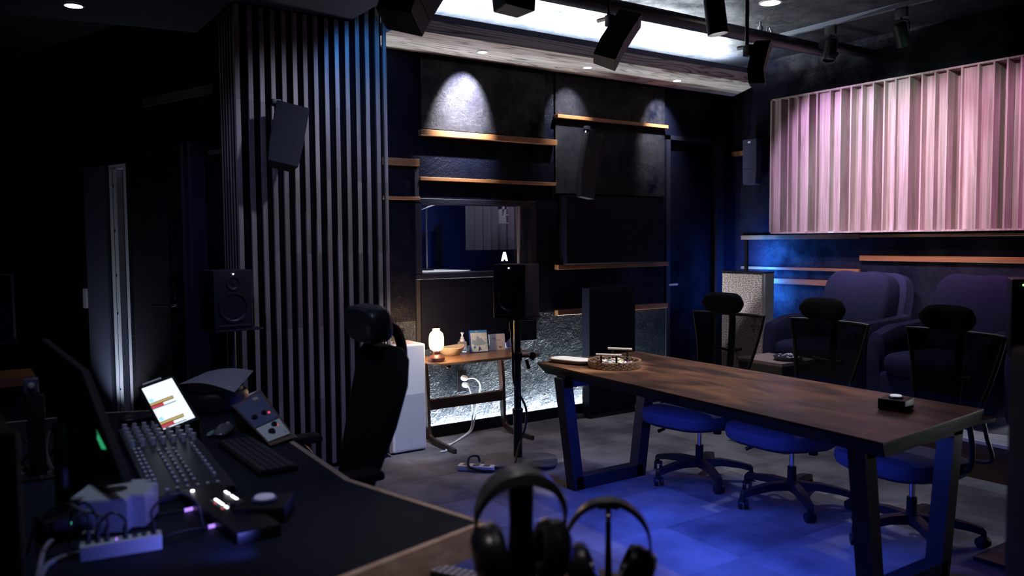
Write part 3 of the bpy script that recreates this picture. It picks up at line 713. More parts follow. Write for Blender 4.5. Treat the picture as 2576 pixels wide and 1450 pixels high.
bm = newbm(); box(bm, (0, 0, .692), (.28, .28, .014), bev=.003); obj('top_plate', bm, M_metal, t2)
bm = newbm(); box(bm, (0, 0, .012), (.4, .34, .022), bev=.006); obj('foot', bm, M_metal, t2)

# ================================================================== MEETING TABLE
TZ = .75
A_, B_, C_, E_ = pz(1352, 912, TZ), pz(2222, 1115, TZ), pz(2475, 1030, TZ), pz(1600, 884, TZ)
x0, x1, y0, y1 = 2.845, 3.735, 1.70, 4.03
tb = thing('meeting_table', 'long dark walnut meeting table with black trapezoid metal legs', 'table', (3.29, 2.87, 0))
bm = newbm()
ins = .05
top = [(A_.x, A_.y), (B_.x, B_.y), (C_.x, C_.y), (E_.x, E_.y)]
cxm = sum(p[0] for p in top)/4; cym = sum(p[1] for p in top)/4
bot = [(p[0]+math.copysign(.025, cxm-p[0]), p[1]-(ins if p[1] > cym else -.006)) for p in top]
loft(bm, [[(p[0], p[1], TZ-.004) for p in top], [(p[0], p[1], TZ) for p in top]])
obj('tabletop', bm, M_table, tb, True)
bm = newbm(); loft(bm, [[(p[0], p[1], TZ-.062) for p in bot], [(p[0], p[1], TZ-.012) for p in top], [(p[0], p[1], TZ-.0042) for p in top]])
obj('edge_band', bm, mat('shaded_edge', (.010, .008, .008), .6, spec=.2), tb, True, False, 'bevelled edge with shade in its dark colour')  # edge coloured near-black for the shade on the downward bevel
def leg_frame(y):
    bm = newbm(); h1 = TZ-.0625; hw = .038
    def bar(p, q, axis='x'):
        p, q = Vector(p), Vector(q)
        dx = Vector((hw, 0, 0)) if axis == 'x' else Vector((0, 0, hw)); dy = Vector((0, hw, 0))
        loft(bm, [[p-dx-dy, p+dx-dy, p+dx+dy, p-dx+dy], [q-dx-dy, q+dx-dy, q+dx+dy, q-dx+dy]])
    bar((2.945, y, h1), (3.04, y, 0.001)); bar((3.635, y, h1), (3.54, y, 0.001))
    bar((3.02, y, hw+.001), (3.56, y, hw+.001), 'z'); bar((2.93, y, h1-.0185), (3.66, y, h1-.0185), 'z')
    return bm
for y in (3.79, 1.86): obj('leg_frame', leg_frame(y), M_frame, tb, True, False)

# charger tray
q = pz(1428, 908, TZ)
t = thing('oval_tray', 'flat white oval tray with a dark rim at the far end of the meeting table', 'tray', (3.10, 3.90, TZ), R(-72))
def stadium(L_, w, n=12):
    o = []
    for k in range(n+1): a = -PI/2+PI*k/n; o.append((L_/2-w/2+math.cos(a)*w/2, math.sin(a)*w/2))
    for k in range(n+1): a = PI/2+PI*k/n; o.append((-L_/2+w/2+math.cos(a)*w/2, math.sin(a)*w/2))
    return o
bm = newbm(); loft(bm, [[(p[0], p[1], .001) for p in stadium(.26, .13)], [(p[0], p[1], .016) for p in stadium(.31, .165)], [(p[0], p[1], .024) for p in stadium(.32, .17)]]); obj('body', bm, mat('tray_wood', (.22, .16, .12), .45), t)
bm = newbm(); prism(bm, stadium(.285, .14), .0242, .0262); obj('pad', bm, mat('tray_white', (.9, .88, .86), .4), t)

# woven candy tray
wc_ = pz(1537, 916, TZ); TC = Vector((3.20, 3.62, TZ))
t = thing('woven_tray', 'round woven rattan tray with two handles full of sweets on the meeting table', 'tray', TC, R(35))
RT = .150
M_rat = mat('rattan', (.14, .085, .06), .5, bump=(70, .4), var=(40, (.34, .23, .16)))
bm = newbm()
for k in range(5): 
    n = 72; zz = .006+k*.0085
    pts = [Vector((math.cos(2*PI*i/n), math.sin(2*PI*i/n), 0))*(RT+.0028*math.sin(i*PI/1.5+k*PI))+Vector((0, 0, zz)) for i in range(n+1)]
    tube(bm, pts, .0048, 6, False)
obj('woven_wall', bm, M_rat, t)
bm = newbm(); lathe(bm, [(0, .002), (RT-.002, .002), (RT-.002, .008), (0, .008)]); obj('base', bm, M_rat, t)
bm = newbm()
for i in range(100):
    a = 2*PI*i/100; tube(bm, [Vector((math.cos(a)*(RT+.006), math.sin(a)*(RT+.006), .003)), Vector((math.cos(a+.06)*(RT+.006), math.sin(a+.06)*(RT+.006), .045))], .0016, 5)
obj('lashing', bm, mat('pale_rattan', (.45, .33, .24), .5), t)
for s in (-1, 1):
    bm = newbm()
    for yy in (-.045, .045): tube(bm, [(s*(RT-.010), yy, .012), (s*(RT-.008), yy, .088)], .006)
    h = obj('handle_post', bm, M_black, t)
    bm = newbm(); tube(bm, [(s*(RT-.008), -.075, .090), (s*(RT-.008), .075, .090)], .0075, 10); obj('handle_bar', bm, mat('pale_handle', (.60, .55, .52), .35), h)
cc = {'white': (.80, .80, .78), 'pink': (.50, .22, .28), 'green': (.06, .35, .22), 'purple': (.22, .12, .30), 'yellow': (.70, .62, .30), 'brown': (.10, .04, .035)}
def candy(colname, shiny=.3):
    m_ = mat('wrapper_'+colname, cc[colname], shiny)
    bm = newbm(); pillow(bm, (0, 0, 0), (.028, .017, .014), .8, nu=10, nv=6)
    for s in (-1, 1): loft(bm, [[(s*.012, -.002, -.002), (s*.012, .002, -.002), (s*.012, .002, .002), (s*.012, -.002, .002)], [(s*.022, -.009, -.0016), (s*.022, .009, .001), (s*.022, .009, .003), (s*.022, -.009, .0004)]])
    return m_, finish('candy', bm, m_)
protos = {c: candy(c)[1] for c in cc}
order = ['white', 'white', 'pink', 'white', 'yellow', 'white', 'purple', 'green', 'white', 'brown']
for i in range(46):
    cn = order[i % len(order)]; lay = 0 if i < 30 else 1
    rr = (RT-.030)*math.sqrt(random.random())*(1 if lay == 0 else .75); a = random.random()*2*PI
    o = bpy.data.objects.new('candy', protos[cn]); COL.objects.link(o)
    o.location = (TC.x+rr*math.cos(a), TC.y+rr*math.sin(a), TZ+.0185+lay*.014+.003*random.random()); o.rotation_euler = (random.uniform(-.3, .3), random.uniform(-.3, .3), random.random()*PI)
    tag(o, cn+' wrapped sweet in the round woven tray on the meeting table', 'candy', 'wrapped sweets in the round woven tray')

# button box
def button_box(label, loc, rz, s=.11, h=.045, m_knob=None, rb=.030):
    t = thing('talkback_button', label, 'button box', loc, rz)
    bm = newbm(); box(bm, (0, 0, h/2+.003), (s, s, h), bev=.003); obj('case', bm, M_black, t)
    for a in (-1, 1):
        for b_ in (-1, 1):
            bm = newbm(); cyl(bm, (a*s*.4, b_*s*.4, 0), (a*s*.4, b_*s*.4, .0035), .006); obj('rubber_foot', bm, M_blackm, t)
    bm = newbm(); lathe(bm, [(rb, h+.003), (rb, h+.010), (rb*.8, h+.013), (0, h+.013)]); obj('button_ring', bm, mat('navy_ring', (.05, .06, .20), .3), t)
    bm = newbm(); lathe(bm, [(rb*.8, h+.0131), (rb*.74, h+.0165), (0, h+.018)]); obj('button_cap', bm, m_knob, t)
    return t
M_cap = mat('lit_cap', (.8, .8, .84), .4, emit=((.85, .87, 1), .55))
M_cap2 = mat('dim_cap', (.75, .74, .84), .4, emit=((.55, .52, 1), .12))
q = pz(2262, 1022, TZ)
button_box('black box with a round white button on the near end of the meeting table', (3.385, 1.975, TZ), R(12), .115, .046, M_cap)

# ================================================================== OFFICE CHAIRS
def office_chair(label, loc, rz, group=None):
    """faces -X locally, origin on the floor under the column"""
    t = thing('office_chair', label, 'chair', loc, rz, group)
    bm = newbm(); n = 26
    # seat: rounded slab, waterfall front
    def outline(sx, sy, e=.55):
        o = []
        for k in range(n):
            a = 2*PI*k/n; o.append((math.copysign(abs(math.cos(a))**e, math.cos(a))*sx, math.copysign(abs(math.sin(a))**e, math.sin(a))*sy))
        return o
    secs = []
    for z, f in ((.345, .60), (.353, .82), (.380, .96), (.415, 1.0), (.446, .98), (.460, .86), (.463, .5)):
        secs.append([(-.09+p[0]*f*.27 , p[1]*f*.26, z + .018*(-p[0]) - .03*max(0, -p[0]*f-.6)) for p in outline(1, 1)])
    loft(bm, secs); obj('seat', bm, M_cfab, t)
    bm = newbm(); box(bm, (.0, 0, .335), (.22, .16, .035), bev=.01); obj('mechanism', bm, M_black, t)
    bm = newbm(); tube(bm, spline([(-.05, .06, .335), (-.06, .16, .325), (-.09, .20, .300)]), .005); tube(bm, [(-.09, .20, .300), (-.115, .235, .280)], [.009, .012]); obj('lever', bm, M_black, t)
    bm = newbm(); cyl(bm, (.12, -.05, .275), (.12, -.05, .335), .026); obj('tension_knob', bm, M_black, t)
    bm = newbm(); cyl(bm, (0, 0, .21), (0, 0, .320), .014); obj('gas_lift', bm, M_chrome, t)
    bm = newbm(); cyl(bm, (0, 0, .10), (0, 0, .215), .026, .024); obj('lift_cover', bm, M_black, t)
    # five-star base
    bm = newbm(); cyl(bm, (0, 0, .085), (0, 0, .135), .045)
    for k in range(5):
        a = 2*PI*k/5+.35; c, s = math.cos(a), math.sin(a)
        secs = []
        for r_2, z, hw, hh in ((.02, .108, .030, .024), (.14, .112, .027, .020), (.25, .098, .023, .017), (.315, .082, .020, .016), (.325, .07, .018, .016)):
            secs.append([(r_2*c - s*hw*sx, r_2*s + c*hw*sx, z+hh*sz) for sx, sz in ((-1, -1), (1, -1), (.8, 1), (-.8, 1))])
        loft(bm, secs)
    st = obj('star_base', bm, M_metal, t)
    for k in range(5):
        a = 2*PI*k/5+.35; c, s = math.cos(a), math.sin(a); bm = newbm()
        P = Vector((.312*c, .312*s, 0)); w_ = Vector((-s, c, 0)); w_ = (w_*math.cos(k)+Vector((c, s, 0))*math.sin(k)).normalized()
        cyl(bm, P+Vector((0, 0, .05)), P+Vector((0, 0, .082)), .010)
        for g in (-1, 1): cyl(bm, P+w_*g*.008+Vector((0, 0, .0275)), P+w_*g*.026+Vector((0, 0, .0275)), .027, .0255, 20)
        box(bm, P+Vector((0, 0, .047)), (.034, .034, .018), bev=.006)
        obj('caster', bm, M_metal, st)
    # backrest: tapered mesh panel in a frame, reclined
    def bp(v, u):   # v 0 bottom..1 top, u -1..1
        z = .56+.46*v; hw = .155+.105*v; x = .20+.035*math.sin(v*2.4)+.06*v - .035*(1-u*u) *(-1)
        return Vector((x-.035*(1-abs(u))*0 + .02, u*hw, z))
    bm = newbm(); nu, nv = 10, 8
    g = [[bm.verts.new(bp(j/nv, -1+2*i/nu)) for i in range(nu+1)] for j in range(nv+1)]
    for j in range(nv):
        for i in range(nu): bm.faces.new((g[j][i], g[j][i+1], g[j+1][i+1], g[j+1][i]))
    bmesh.ops.solidify(bm, geom=bm.faces[:], thickness=.004)
    obj('mesh_back', bm, M_mesh, t)
    bm = newbm()
    loop = [bp(j/nv, -1) for j in range(nv+1)] + [bp(1, -1+2*i/nu) for i in range(1, nu+1)] + [bp(1-j/nv, 1) for j in range(1, nv+1)] + [bp(0, 1-2*i/nu) for i in range(1, nu+1)]
    tube(bm, loop, .011, 8, False); obj('back_frame', bm, M_black, t)
    bm = newbm(); tube(bm, spline([(.05, 0, .34), (.22, 0, .37), (.31, 0, .50), (.34, 0, .72), (.36, 0, .95), (.35, 0, 1.05)]), [.022]*41, 8); tube(bm, [(.30, -.10, .80), (.34, 0, .78), (.30, .10, .80)], .010); obj('back_spine', bm, M_black, t)
    bm = newbm()
    secs = []
    for j in range(13):
        u = -1+2*j/12; hw = .150*u; f = (1-abs(u)**4)**.5 if abs(u) < 1 else .05; f = max(f, .25)
        secs.append([(.268+.035*math.cos(a)*f - .03*(1-abs(u))*0 + .025*(-u*u), hw, 1.095+.068*math.sin(a)*f) for a in [2*PI*q_/14 for q_ in range(14)]])
    loft(bm, secs); obj('headrest', bm, M_head, t)
    bm = newbm(); tube(bm, [(.335, 0, 1.04), (.315, 0, 1.09)], .014); obj('headrest_stem', bm, M_black, t)
    for s in (-1, 1):
        bm = newbm(); tube(bm, spline([(.0, s*.20, .40), (.0, s*.285, .42), (.01, s*.295, .52), (-.01, s*.29, .635)]), .013)
        tube(bm, spline([(.16, s*.20, .42), (.18, s*.285, .44), (.12, s*.295, .56), (.10, s*.29, .635)]), .010)
        a_ = obj('arm_support', bm, M_black, t)
        bm = newbm(); box(bm, (.02, s*.29, .648), (.25, .065, .024), bev=.009, seg=3); obj('arm_pad', bm, M_blackm, a_)
    return t
oc = office_chair('black mesh office chair at the far end of the meeting table, nearest the door', (3.80, 3.50, 0), R(8), 'office chairs along the meeting table')
dup(oc, (3.86, 2.86, 0), R(-2), 'black mesh office chair in the middle of the row behind the meeting table')
dup(oc, (3.88, 2.17, 0), R(-6), 'black mesh office chair behind the near end of the meeting table, beside the button box')

# engineer chair
def big_chair():
    t = thing('desk_chair', 'high-backed black leather desk chair between the desk and the column', 'chair', (1.095, 2.91, 0), R(-2))
    bm = newbm(); pillow(bm, (-.02, 0, .50), (.52, .50, .11), .35); obj('seat', bm, M_leather, t)
    bm = newbm(); secs = []
    for v, hw, x in ((0, .150, .13), (.1, .175, .14), (.45, .225, .195), (.75, .245, .235), (.93, .225, .25), (1.0, .16, .255)):
        z = .58+.52*v; o = []
        for k in range(12):
            a = 2*PI*k/12; o.append((x+.030*math.sin(a)+.02*abs(math.cos(a)), hw*math.copysign(abs(math.cos(a))**.5, math.cos(a)), z))
        secs.append(o)
    loft(bm, secs); obj('backrest', bm, M_blackm, t)
    bm = newbm(); pillow(bm, (.215, .02, 1.185), (.11, .30, .145), .45, (0, R(-8), 0)); obj('headrest', bm, M_leather, t)
    bm = newbm(); tube(bm, spline([(.30, -.02, .95), (.34, -.02, 1.05), (.32, -.01, 1.15), (.25, 0, 1.18)]), .022); tube(bm, spline([(.20, -.03, .60), (.27, -.05, .80), (.30, -.06, 1.02)]), .022); obj('spine', bm, M_black, t)
    for s in (-1, 1):
        bm = newbm(); tube(bm, spline([(.02, s*.2, .45), (.03, s*.31, .50), (.0, s*.32, .62), (-.03, s*.32, .672)]), .018); tube(bm, spline([(.10, s*.2, .45), (.12, s*.31, .52), (.06, s*.32, .64), (.0, s*.32, .672)]), .013); a_ = obj('arm_support', bm, M_black, t)
        bm = newbm(); box(bm, (-.03, s*.32, .690), (.29, .085, .032), bev=.013, seg=3); obj('arm_pad', bm, M_blackm, a_)
    bm = newbm(); cyl(bm, (0, 0, .10), (0, 0, .44), .028); obj('gas_lift', bm, M_black, t)
    bm = newbm(); cyl(bm, (0, 0, .07), (0, 0, .12), .045)
    for k in range(5):
        a = 2*PI*k/5; c, s = math.cos(a), math.sin(a)
        loft(bm, [[(r_2*c - s*hw*sx, r_2*s + c*hw*sx, z+.018*sz) for sx, sz in ((-1, -1), (1, -1), (1, 1), (-1, 1))] for r_2, z, hw in ((.02, .1, .03), (.2, .095, .025), (.33, .075, .02))])
    st = obj('star_base', bm, M_metal, t)
    for k in range(5):
        a = 2*PI*k/5; P = Vector((.31*math.cos(a), .31*math.sin(a), .0295)); w_ = Vector((-math.sin(a), math.cos(a), 0)); bm = newbm()
        cyl(bm, P-w_*.024, P+w_*.024, .028); obj('caster', bm, M_metal, st)
    return t
big_chair()

# ================================================================== ARMCHAIRS
def armchair(label, loc, rz=0):
    """faces -X locally; origin on the platform under the middle"""
    t = thing('armchair', label, 'armchair', loc, rz, 'navy armchairs on the platform')
    bm = newbm(); box(bm, (.02, 0, .17), (.78, .66, .26), bev=.04, seg=4); obj('base', bm, M_navy, t)
    for a in (-.3, .32):
        for b_ in (-.26, .26):
            bm = newbm(); cyl(bm, (a, b_, 0), (a, b_, .05), .02); obj('foot', bm, M_black, t)
    bm = newbm(); pillow(bm, (-.10, 0, .365), (.66, .60, .17), .35); obj('seat_cushion', bm, M_navy, t)
    for s in (-1, 1):
        bm = newbm(); secs = []
        for x, zt, hw in ((-.36, .50, .05), (-.33, .57, .075), (-.15, .625, .088), (.12, .64, .088), (.34, .66, .078), (.40, .60, .055)):
            o = []
            for k in range(16):
                a = 2*PI*k/16; yy = math.copysign(abs(math.cos(a))**.6, math.cos(a))*hw; zz = math.copysign(abs(math.sin(a))**.55, math.sin(a))
                o.append((x, s*.375+yy, (zt+.06)/2 + zz*(zt-.06)/2))
            secs.append(o)
        loft(bm, secs); obj('armrest', bm, M_navy, t)
    # back shell and cushion
    rt = Euler((0, R(14), 0)).to_matrix()
    bm = newbm(); pillow(bm, (.40, 0, .58), (.15, .70, .80), .28, rt); obj('back_shell', bm, M_navy, t)
    bm = newbm(); pillow(bm, (.28, 0, .68), (.24, .62, .62), .38, rt, 36, 22)
    for v in bm.verts:   # creases towards the top corners and a dip in the upper edge
        v.co.z -= .018*math.exp(-(v.co.y/.07)**2)*(1 if v.co.z > .9 else 0)
        v.co.x += .006*math.sin(v.co.y*24+v.co.z*9)*(v.co.z-.4)
    obj('back_cushion', bm, M_navy, t)
    return t
ac = armchair('navy fabric armchair nearest the perforated panel, behind the middle office chair', (5.82, 3.92, .2452), R(-4))
dup(ac, (5.80, 2.97, .2452), R(-4), 'navy fabric armchair in the middle of the platform row')
dup(ac, (5.80, 2.02, .2452), R(-4), 'navy fabric armchair mostly hidden behind the right-edge studio monitor')

# side table with sweets bowl beside armchair
t = thing('side_table', 'small side table with a pale wood top in front of the armchairs', 'table', (4.93, 3.82, 0))
bm = newbm(); bb(bm, 4.74, 5.12, 3.60, 4.02, .605, .63, .003, 1); obj('tabletop', bm, wood('side_top', (.30, .21, .18), (.42, .31, .27), (8, 1, 1), .5), t, True)
bm = newbm(); bb(bm, 4.76, 5.10, 3.62, 4.00, .25, .604); obj('cabinet', bm, M_black, t, True)
for a in (4.78, 5.08):
    for b_ in (3.64, 3.98):
        bm = newbm(); bb(bm, a-.015, a+.015, b_-.015, b_+.015, 0.0005, .25); obj('leg', bm, M_black, t, True)
bc = Vector((4.92, 3.69, .63))
t = thing('sweets_bowl', 'dark shallow bowl on the small side table, seen through the chair mesh', 'bowl', bc)
bm = newbm(); lathe(bm, [(0, .002), (.09, .002), (.105, .030), (.101, .030), (.088, .007), (0, .007)]); obj('dish', bm, M_mid, t)
M_foil = mat('foil_wrapper', (.6, .62, .68), .2, .7)
bm = newbm(); pillow(bm, (0, 0, 0), (.032, .02, .018), .8, nu=10, nv=6); fm = finish('candy', bm, M_foil)
for i in range(18):
    rr = .075*math.sqrt(random.random()); a = random.random()*2*PI
    o = bpy.data.objects.new('candy', fm); COL.objects.link(o); o.location = (bc.x+rr*math.cos(a), bc.y+rr*math.sin(a), bc.z+.020+.016*(i % 2)); o.rotation_euler = (random.uniform(-.4, .4), random.uniform(-.4, .4), random.random()*3)
    tag(o, 'silver foil sweet in the dark bowl on the small side table', 'candy', 'foil sweets in the dark bowl')

# perforated panel and corner lamp
t = thing('perforated_panel', 'tall beige panel covered in small dark holes, standing near the corner', 'acoustic panel', (5.95, 4.93, 0))
pA, pB = px(1818, 690, 5.90), px(1926, 690, 5.90)
bm = newbm(); bb(bm, 5.90, 6.02, pB.y, pA.y, .001, 1.20, .004, 1); obj('body', bm, mat('panel_grey', (.26, .24, .28), .5), t, True)
def perf_mat():
    mt = bpy.data.materials.new('perforated_beige'); mt.use_nodes = True
    N = mt.node_tree.nodes; L = mt.node_tree.links; b = N['Principled BSDF']
    tc = N.new('ShaderNodeTexCoord'); v = N.new('ShaderNodeTexVoronoi'); v.inputs['Scale'].default_value = 62; v.inputs['Randomness'].default_value = .55; v.voronoi_dimensions = '2D'
    sx = N.new('ShaderNodeSeparateXYZ'); cx_ = N.new('ShaderNodeCombineXYZ'); L.new(tc.outputs['Object'], sx.inputs[0]); L.new(sx.outputs[1], cx_.inputs[0]); L.new(sx.outputs[2], cx_.inputs[1]); L.new(cx_.outputs[0], v.inputs['Vector'])
    rp = N.new('ShaderNodeValToRGB'); rp.color_ramp.elements[0].position = .24; rp.color_ramp.elements[0].color = (.05, .035, .03, 1); rp.color_ramp.elements[1].position = .34; rp.color_ramp.elements[1].color = (.66, .52, .46, 1)
    L.new(v.outputs['Distance'], rp.inputs[0]); L.new(rp.outputs[0], b.inputs['Base Color']); b.inputs['Roughness'].default_value = .6
    return mt
bm = newbm(); bb(bm, 5.888, 5.8995, pB.y+.03, pA.y-.006, .02, 1.188); obj('perforated_face', bm, perf_mat(), t, True, False)
bm = newbm(); bb(bm, 5.885, 6.022, pB.y, pA.y, 1.2005, 1.212); obj('top_cap', bm, M_metal, t, True, False)
t = thing('corner_light', 'thin black upright light bar throwing blue light into the corner', 'lamp', (6.15, 5.16, 0))
q0, q1 = px(1878, 604, 6.20), px(1881, 690, 6.20)
bm = newbm(); bb(bm, 6.19, 6.21, q0.y-.017, q0.y+.017, .02, q0.z); obj('pole', bm, M_black, t, True, False)
bm = newbm(); lathe(bm, [(0, 0.001), (.10, 0.001), (.10, .02), (0, .02)], (6.20, q0.y, 0)); obj('foot', bm, M_black, t, True)
bm = newbm(); bb(bm, 6.2102, 6.214, q0.y-.012, q0.y+.012, .3, q0.z-.01); obj('tube', bm, mat('blue_tube', (.1, .2, 1), .5, emit=((.05, .22, 1), 8)), t, True, False)

# ================================================================== SIDE TABLE BY THE WINDOW
SZ = .635
a_, b_, c_ = pz(1106, 915, SZ), pz(1362, 891, SZ), pz(1325, 881, SZ)
yf = (a_.y+b_.y)/2; yb = yf+.40; xa, xb = a_.x, b_.x
st = thing('wall_side_table', 'slim walnut side table with curved splayed legs below the booth window', 'table', ((xa+xb)/2, (yf+yb)/2, 0))
M_st = wood('walnut_side', (.20, .095, .045), (.33, .17, .085), (2, 8, 8), .3, .8, 2, .05)
M_stl = wood('walnut_leg', (.022, .012, .009), (.045, .024, .016), (6, 6, 1), .35, .8, 2, .05)
bm = newbm(); prism(bm, [(xa, yf), (xb, yf), (xb+.06, yb), (xa-.06, yb)], SZ-.018, SZ); bmesh.ops.bevel(bm, geom=bm.edges[:], offset=.003, segments=2, affect='EDGES'); obj('tabletop', bm, M_st, st, True)
for i, x in enumerate((xa+.05, xb-.14)):
    bm = newbm(); pts = spline([(x, yb-.06, SZ-.019), (x, yb-.09, .45), (x, yb-.10, .25), (x, yb-.11, .10), (x, yb-.16, .040), (x, yf-.0, .022), (x, yf-.10, .016)], 6)
    secs = []
    for j, p in enumerate(pts):
        d = (pts[min(j+1, len(pts)-1)]-pts[max(j-1, 0)]).normalized(); nrm = Vector((0, -d.z, d.y)); hw = .042 - .026*j/(len(pts)-1)
        secs.append([p+nrm*hw+Vector((.012, 0, 0)), p+nrm*hw-Vector((.012, 0, 0)), p-nrm*min(hw, .016)-Vector((.012, 0, 0)), p-nrm*min(hw, .016)+Vector((.012, 0, 0))])
    loft(bm, secs)
    for v in bm.verts: v.co.z = max(v.co.z, .002)
    lg = obj('leg', bm, M_stl, st, True)
bm = newbm(); bb(bm, xa+.05, xb-.14, yb-.115, yb-.085, .245, .325, .004, 1); obj('stretcher', bm, M_stl, st, True)
bm = newbm(); lathe(bm, [(0, 0), (.018, 0), (.02, -.02), (.012, -.028), (0, -.028)], (xa+.09, yf+.05, SZ-.0185)); obj('bracket', bm, M_st, st, True)

# lantern
q = py(1080, 898, (yf+yb)/2+.0); lx, ly = pz(1080, 898, SZ).x, pz(1080, 898, SZ).y
lx, ly = xa+.035, yf+.13
t = thing('table_lantern', 'glowing glass table lantern with a round brown base', 'lamp', (lx, ly, SZ+.0005))
bm = newbm(); lathe(bm, [(0, 0), (.052, 0), (.060, .012), (.060, .028), (.045, .042), (.026, .052), (.026, .075), (0, .075)]); obj('base', bm, mat('brown_metal', (.16, .055, .045), .35, .3), t)
for a in (0, 2.1, 4.2):
    bm = newbm(); tube(bm, [(.028*math.cos(a), .028*math.sin(a), .07), (.028*math.cos(a), .028*math.sin(a), .088)], .004); obj('shade_support', bm, M_st, t)
bm = newbm()
lathe(bm, [(.032, .078), (.047, .088), (.055, .115), (.056, .165), (.048, .203), (.026, .222), (.024, .23), (.030, .236), (.029, .2365), (.022, .229), (.024, .221), (.046, .202), (.054, .165), (.053, .115), (.045, .090), (.032, .080)])
gl = mat('lantern_glass', (1, .90, .74), .2, trans=.4, alpha=.22)
obj('glass_shade', bm, gl, t)
bm = newbm(); lathe(bm, [(0, .078), (.014, .08), (.022, .10), (.024, .15), (.014, .185), (0, .19)]); obj('bulb', bm, mat('warm_bulb', (1, .8, .5), .5, emit=((1, .72, .42), 42)), t)

# woven bowl
q = pz(1134, 893, SZ)+Vector((0, 0, .0005))
bm = newbm()
n = 60
for k in range(11):
    f = k/10; rr = .060+.045*f**.7; zz = .004+.058*f
    tube(bm, [q+Vector((math.cos(2*PI*i/n)*rr*1.06, math.sin(2*PI*i/n)*rr*.92, zz+.008*f*math.cos(4*PI*i/n))) for i in range(n+1)], .0042, 6, False)
lathe(bm, [(0, .001), (.060, .001), (.062, .006), (0, .006)], q)
centred('rope_bowl', bm, mat('rope', (.62, .52, .42), .8, bump=(220, .6)), 'round bowl of coiled cream rope on the slim side table', 'bowl')
# sanitiser bottle
q = py(1167, 884, yf+.2)
t = thing('pump_bottle', 'clear pump bottle with a white nozzle behind the rope bowl', 'bottle', (pz(1168, 887, SZ).x, pz(1168, 887, SZ).y+.03, SZ+.0005), R(-20))
bm = newbm(); box(bm, (0, 0, .042), (.066, .042, .084), bev=.008, seg=3); obj('body', bm, mat('clear_plastic', (.75, .72, .80), .12, trans=.75), t)
bm = newbm(); box(bm, (0, -.0225, .045), (.044, .001, .040)); lb = obj('label_sticker', bm, mat('label_white', (.8, .78, .8), .5), t)
bm = newbm(); box(bm, (0, -.0232, .062), (.040, .0006, .006)); box(bm, (0, -.0232, .048), (.034, .0006, .010)); obj('label_print', bm, mat('print_red', (.35, .05, .08), .5), lb)
bm = newbm(); lathe(bm, [(.020, .084), (.020, .098), (.012, .103), (.012, .118), (.006, .12), (.006, .142), (.012, .145), (.012, .154), (0, .156)]); tube(bm, [(0, 0, .15), (0, -.035, .146)], .0045); obj('pump', bm, M_white, t)

# cases
def card(label, x, y, w, h, th, rz, tilt, mfront, cat='case', name='game_case'):
    t = thing(name, label, cat, (x, y, SZ+.0005), rot=Euler((R(-tilt), 0, rz)))
    bm = newbm(); box(bm, (0, 0, h/2), (w, th, h), bev=.0015); obj('shell', bm, mfront[0], t)
    return t
k1, k2_, k3 = pz(1206, 887, SZ), pz(1252, 881, SZ), pz(1292, 874, SZ)
M_blue = mat('case_blue', (.03, .07, .35), .2)
t = card('blue game case with an icy mountain cover standing on the side table', k1.x, k1.y, .145, .175, .014, R(-14), 12, (M_blue,))
bm = newbm(); box(bm, (.002, -.0078, .079), (.134, .0008, .146)); cv = obj('cover', bm, mat('cover_ice', (.42, .58, .72), .3, var=(22, (.75, .82, .88))), t)
bm = newbm(); box(bm, (.002, -.0078, .162), (.134, .0008, .018)); obj('title_band', bm, mat('band_blue', (.06, .28, .62), .3), t)
bm = newbm(); mxx = Matrix.Diagonal((1.25, 1, 1.12, 1)) @ Matrix.Translation((0, -.0084, 0)) @ Matrix.Rotation(PI/2, 4, 'X')
prism(bm, [(-.050, .062), (-.034, .092), (-.024, .080), (-.006, .116), (.008, .094), (.016, .102), (.034, .072), (.050, .060), (.030, .050), (-.020, .046)], -.0003, .0003, mxx); obj('mountain_print', bm, mat('print_slate', (.26, .40, .56), .4), cv)
bm = newbm(); prism(bm, [(-.008, .010), (-.002, .034), (.002, .046), (.006, .034), (.016, .016), (.030, .004), (.006, .020), (.002, .010)], -.0003, .0003, mxx); obj('figure_print', bm, mat('print_dark', (.06, .05, .10), .4), cv)
bm = newbm(); lathe(bm, [(0, 0), (.011, 0), (.011, .0004), (0, .0004)], (-.036, -.0084, .040), 20, Matrix.Rotation(PI/2, 3, 'X')); obj('sticker', bm, mat('sticker_teal', (.05, .35, .55), .4), cv)
text('title_text', 'PS4', .014, Matrix.Translation((-.014, -.0086, .162)) @ Matrix.Rotation(PI/2, 4, 'X'), M_white, cv)
t = card('white card case with handwriting and a small brown drawing beside the blue case', k2_.x, k2_.y, .135, .128, .010, R(-10), 10, (mat('card_white', (.86, .85, .86), .5),))
bm = newbm(); random.seed(3)
for row, (z_, xs0, xs1) in enumerate(((.093, -.046, -.012), (.078, -.030, .030))):
    n = 26; tube(bm, [Vector((xs0+(xs1-xs0)*i/n, -.0056, z_+.006*math.sin(i*1.7)+.004*math.sin(i*.9+row))) for i in range(n+1)], .0007, 5)
obj('handwriting', bm, mat('ink_grey', (.30, .28, .34), .6), t)
bm = newbm()
for i in range(12): box(bm, (.022+.028*(random.random()-.5), -.0055, .014+.016*random.random()), (.010, .0006, .006))
for i in range(5): box(bm, (.018+.02*(random.random()-.5), -.0055, .035+.025*random.random()), (.004, .0006, .004))
obj('drawing', bm, mat('ink_brown', (.42, .20, .14), .6), t)
t = card('small violet disc case partly behind the pole stand', k3.x, k3.y+.02, .12, .105, .010, R(-8), 12, (mat('case_pale', (.55, .56, .72), .3),), 'case', 'disc_case')
bm = newbm(); box(bm, (0, -.0056, .044), (.106, .0008, .090)); cv = obj('cover', bm, mat('cover_violet', (.18, .18, .42), .3), t)
bm = newbm()
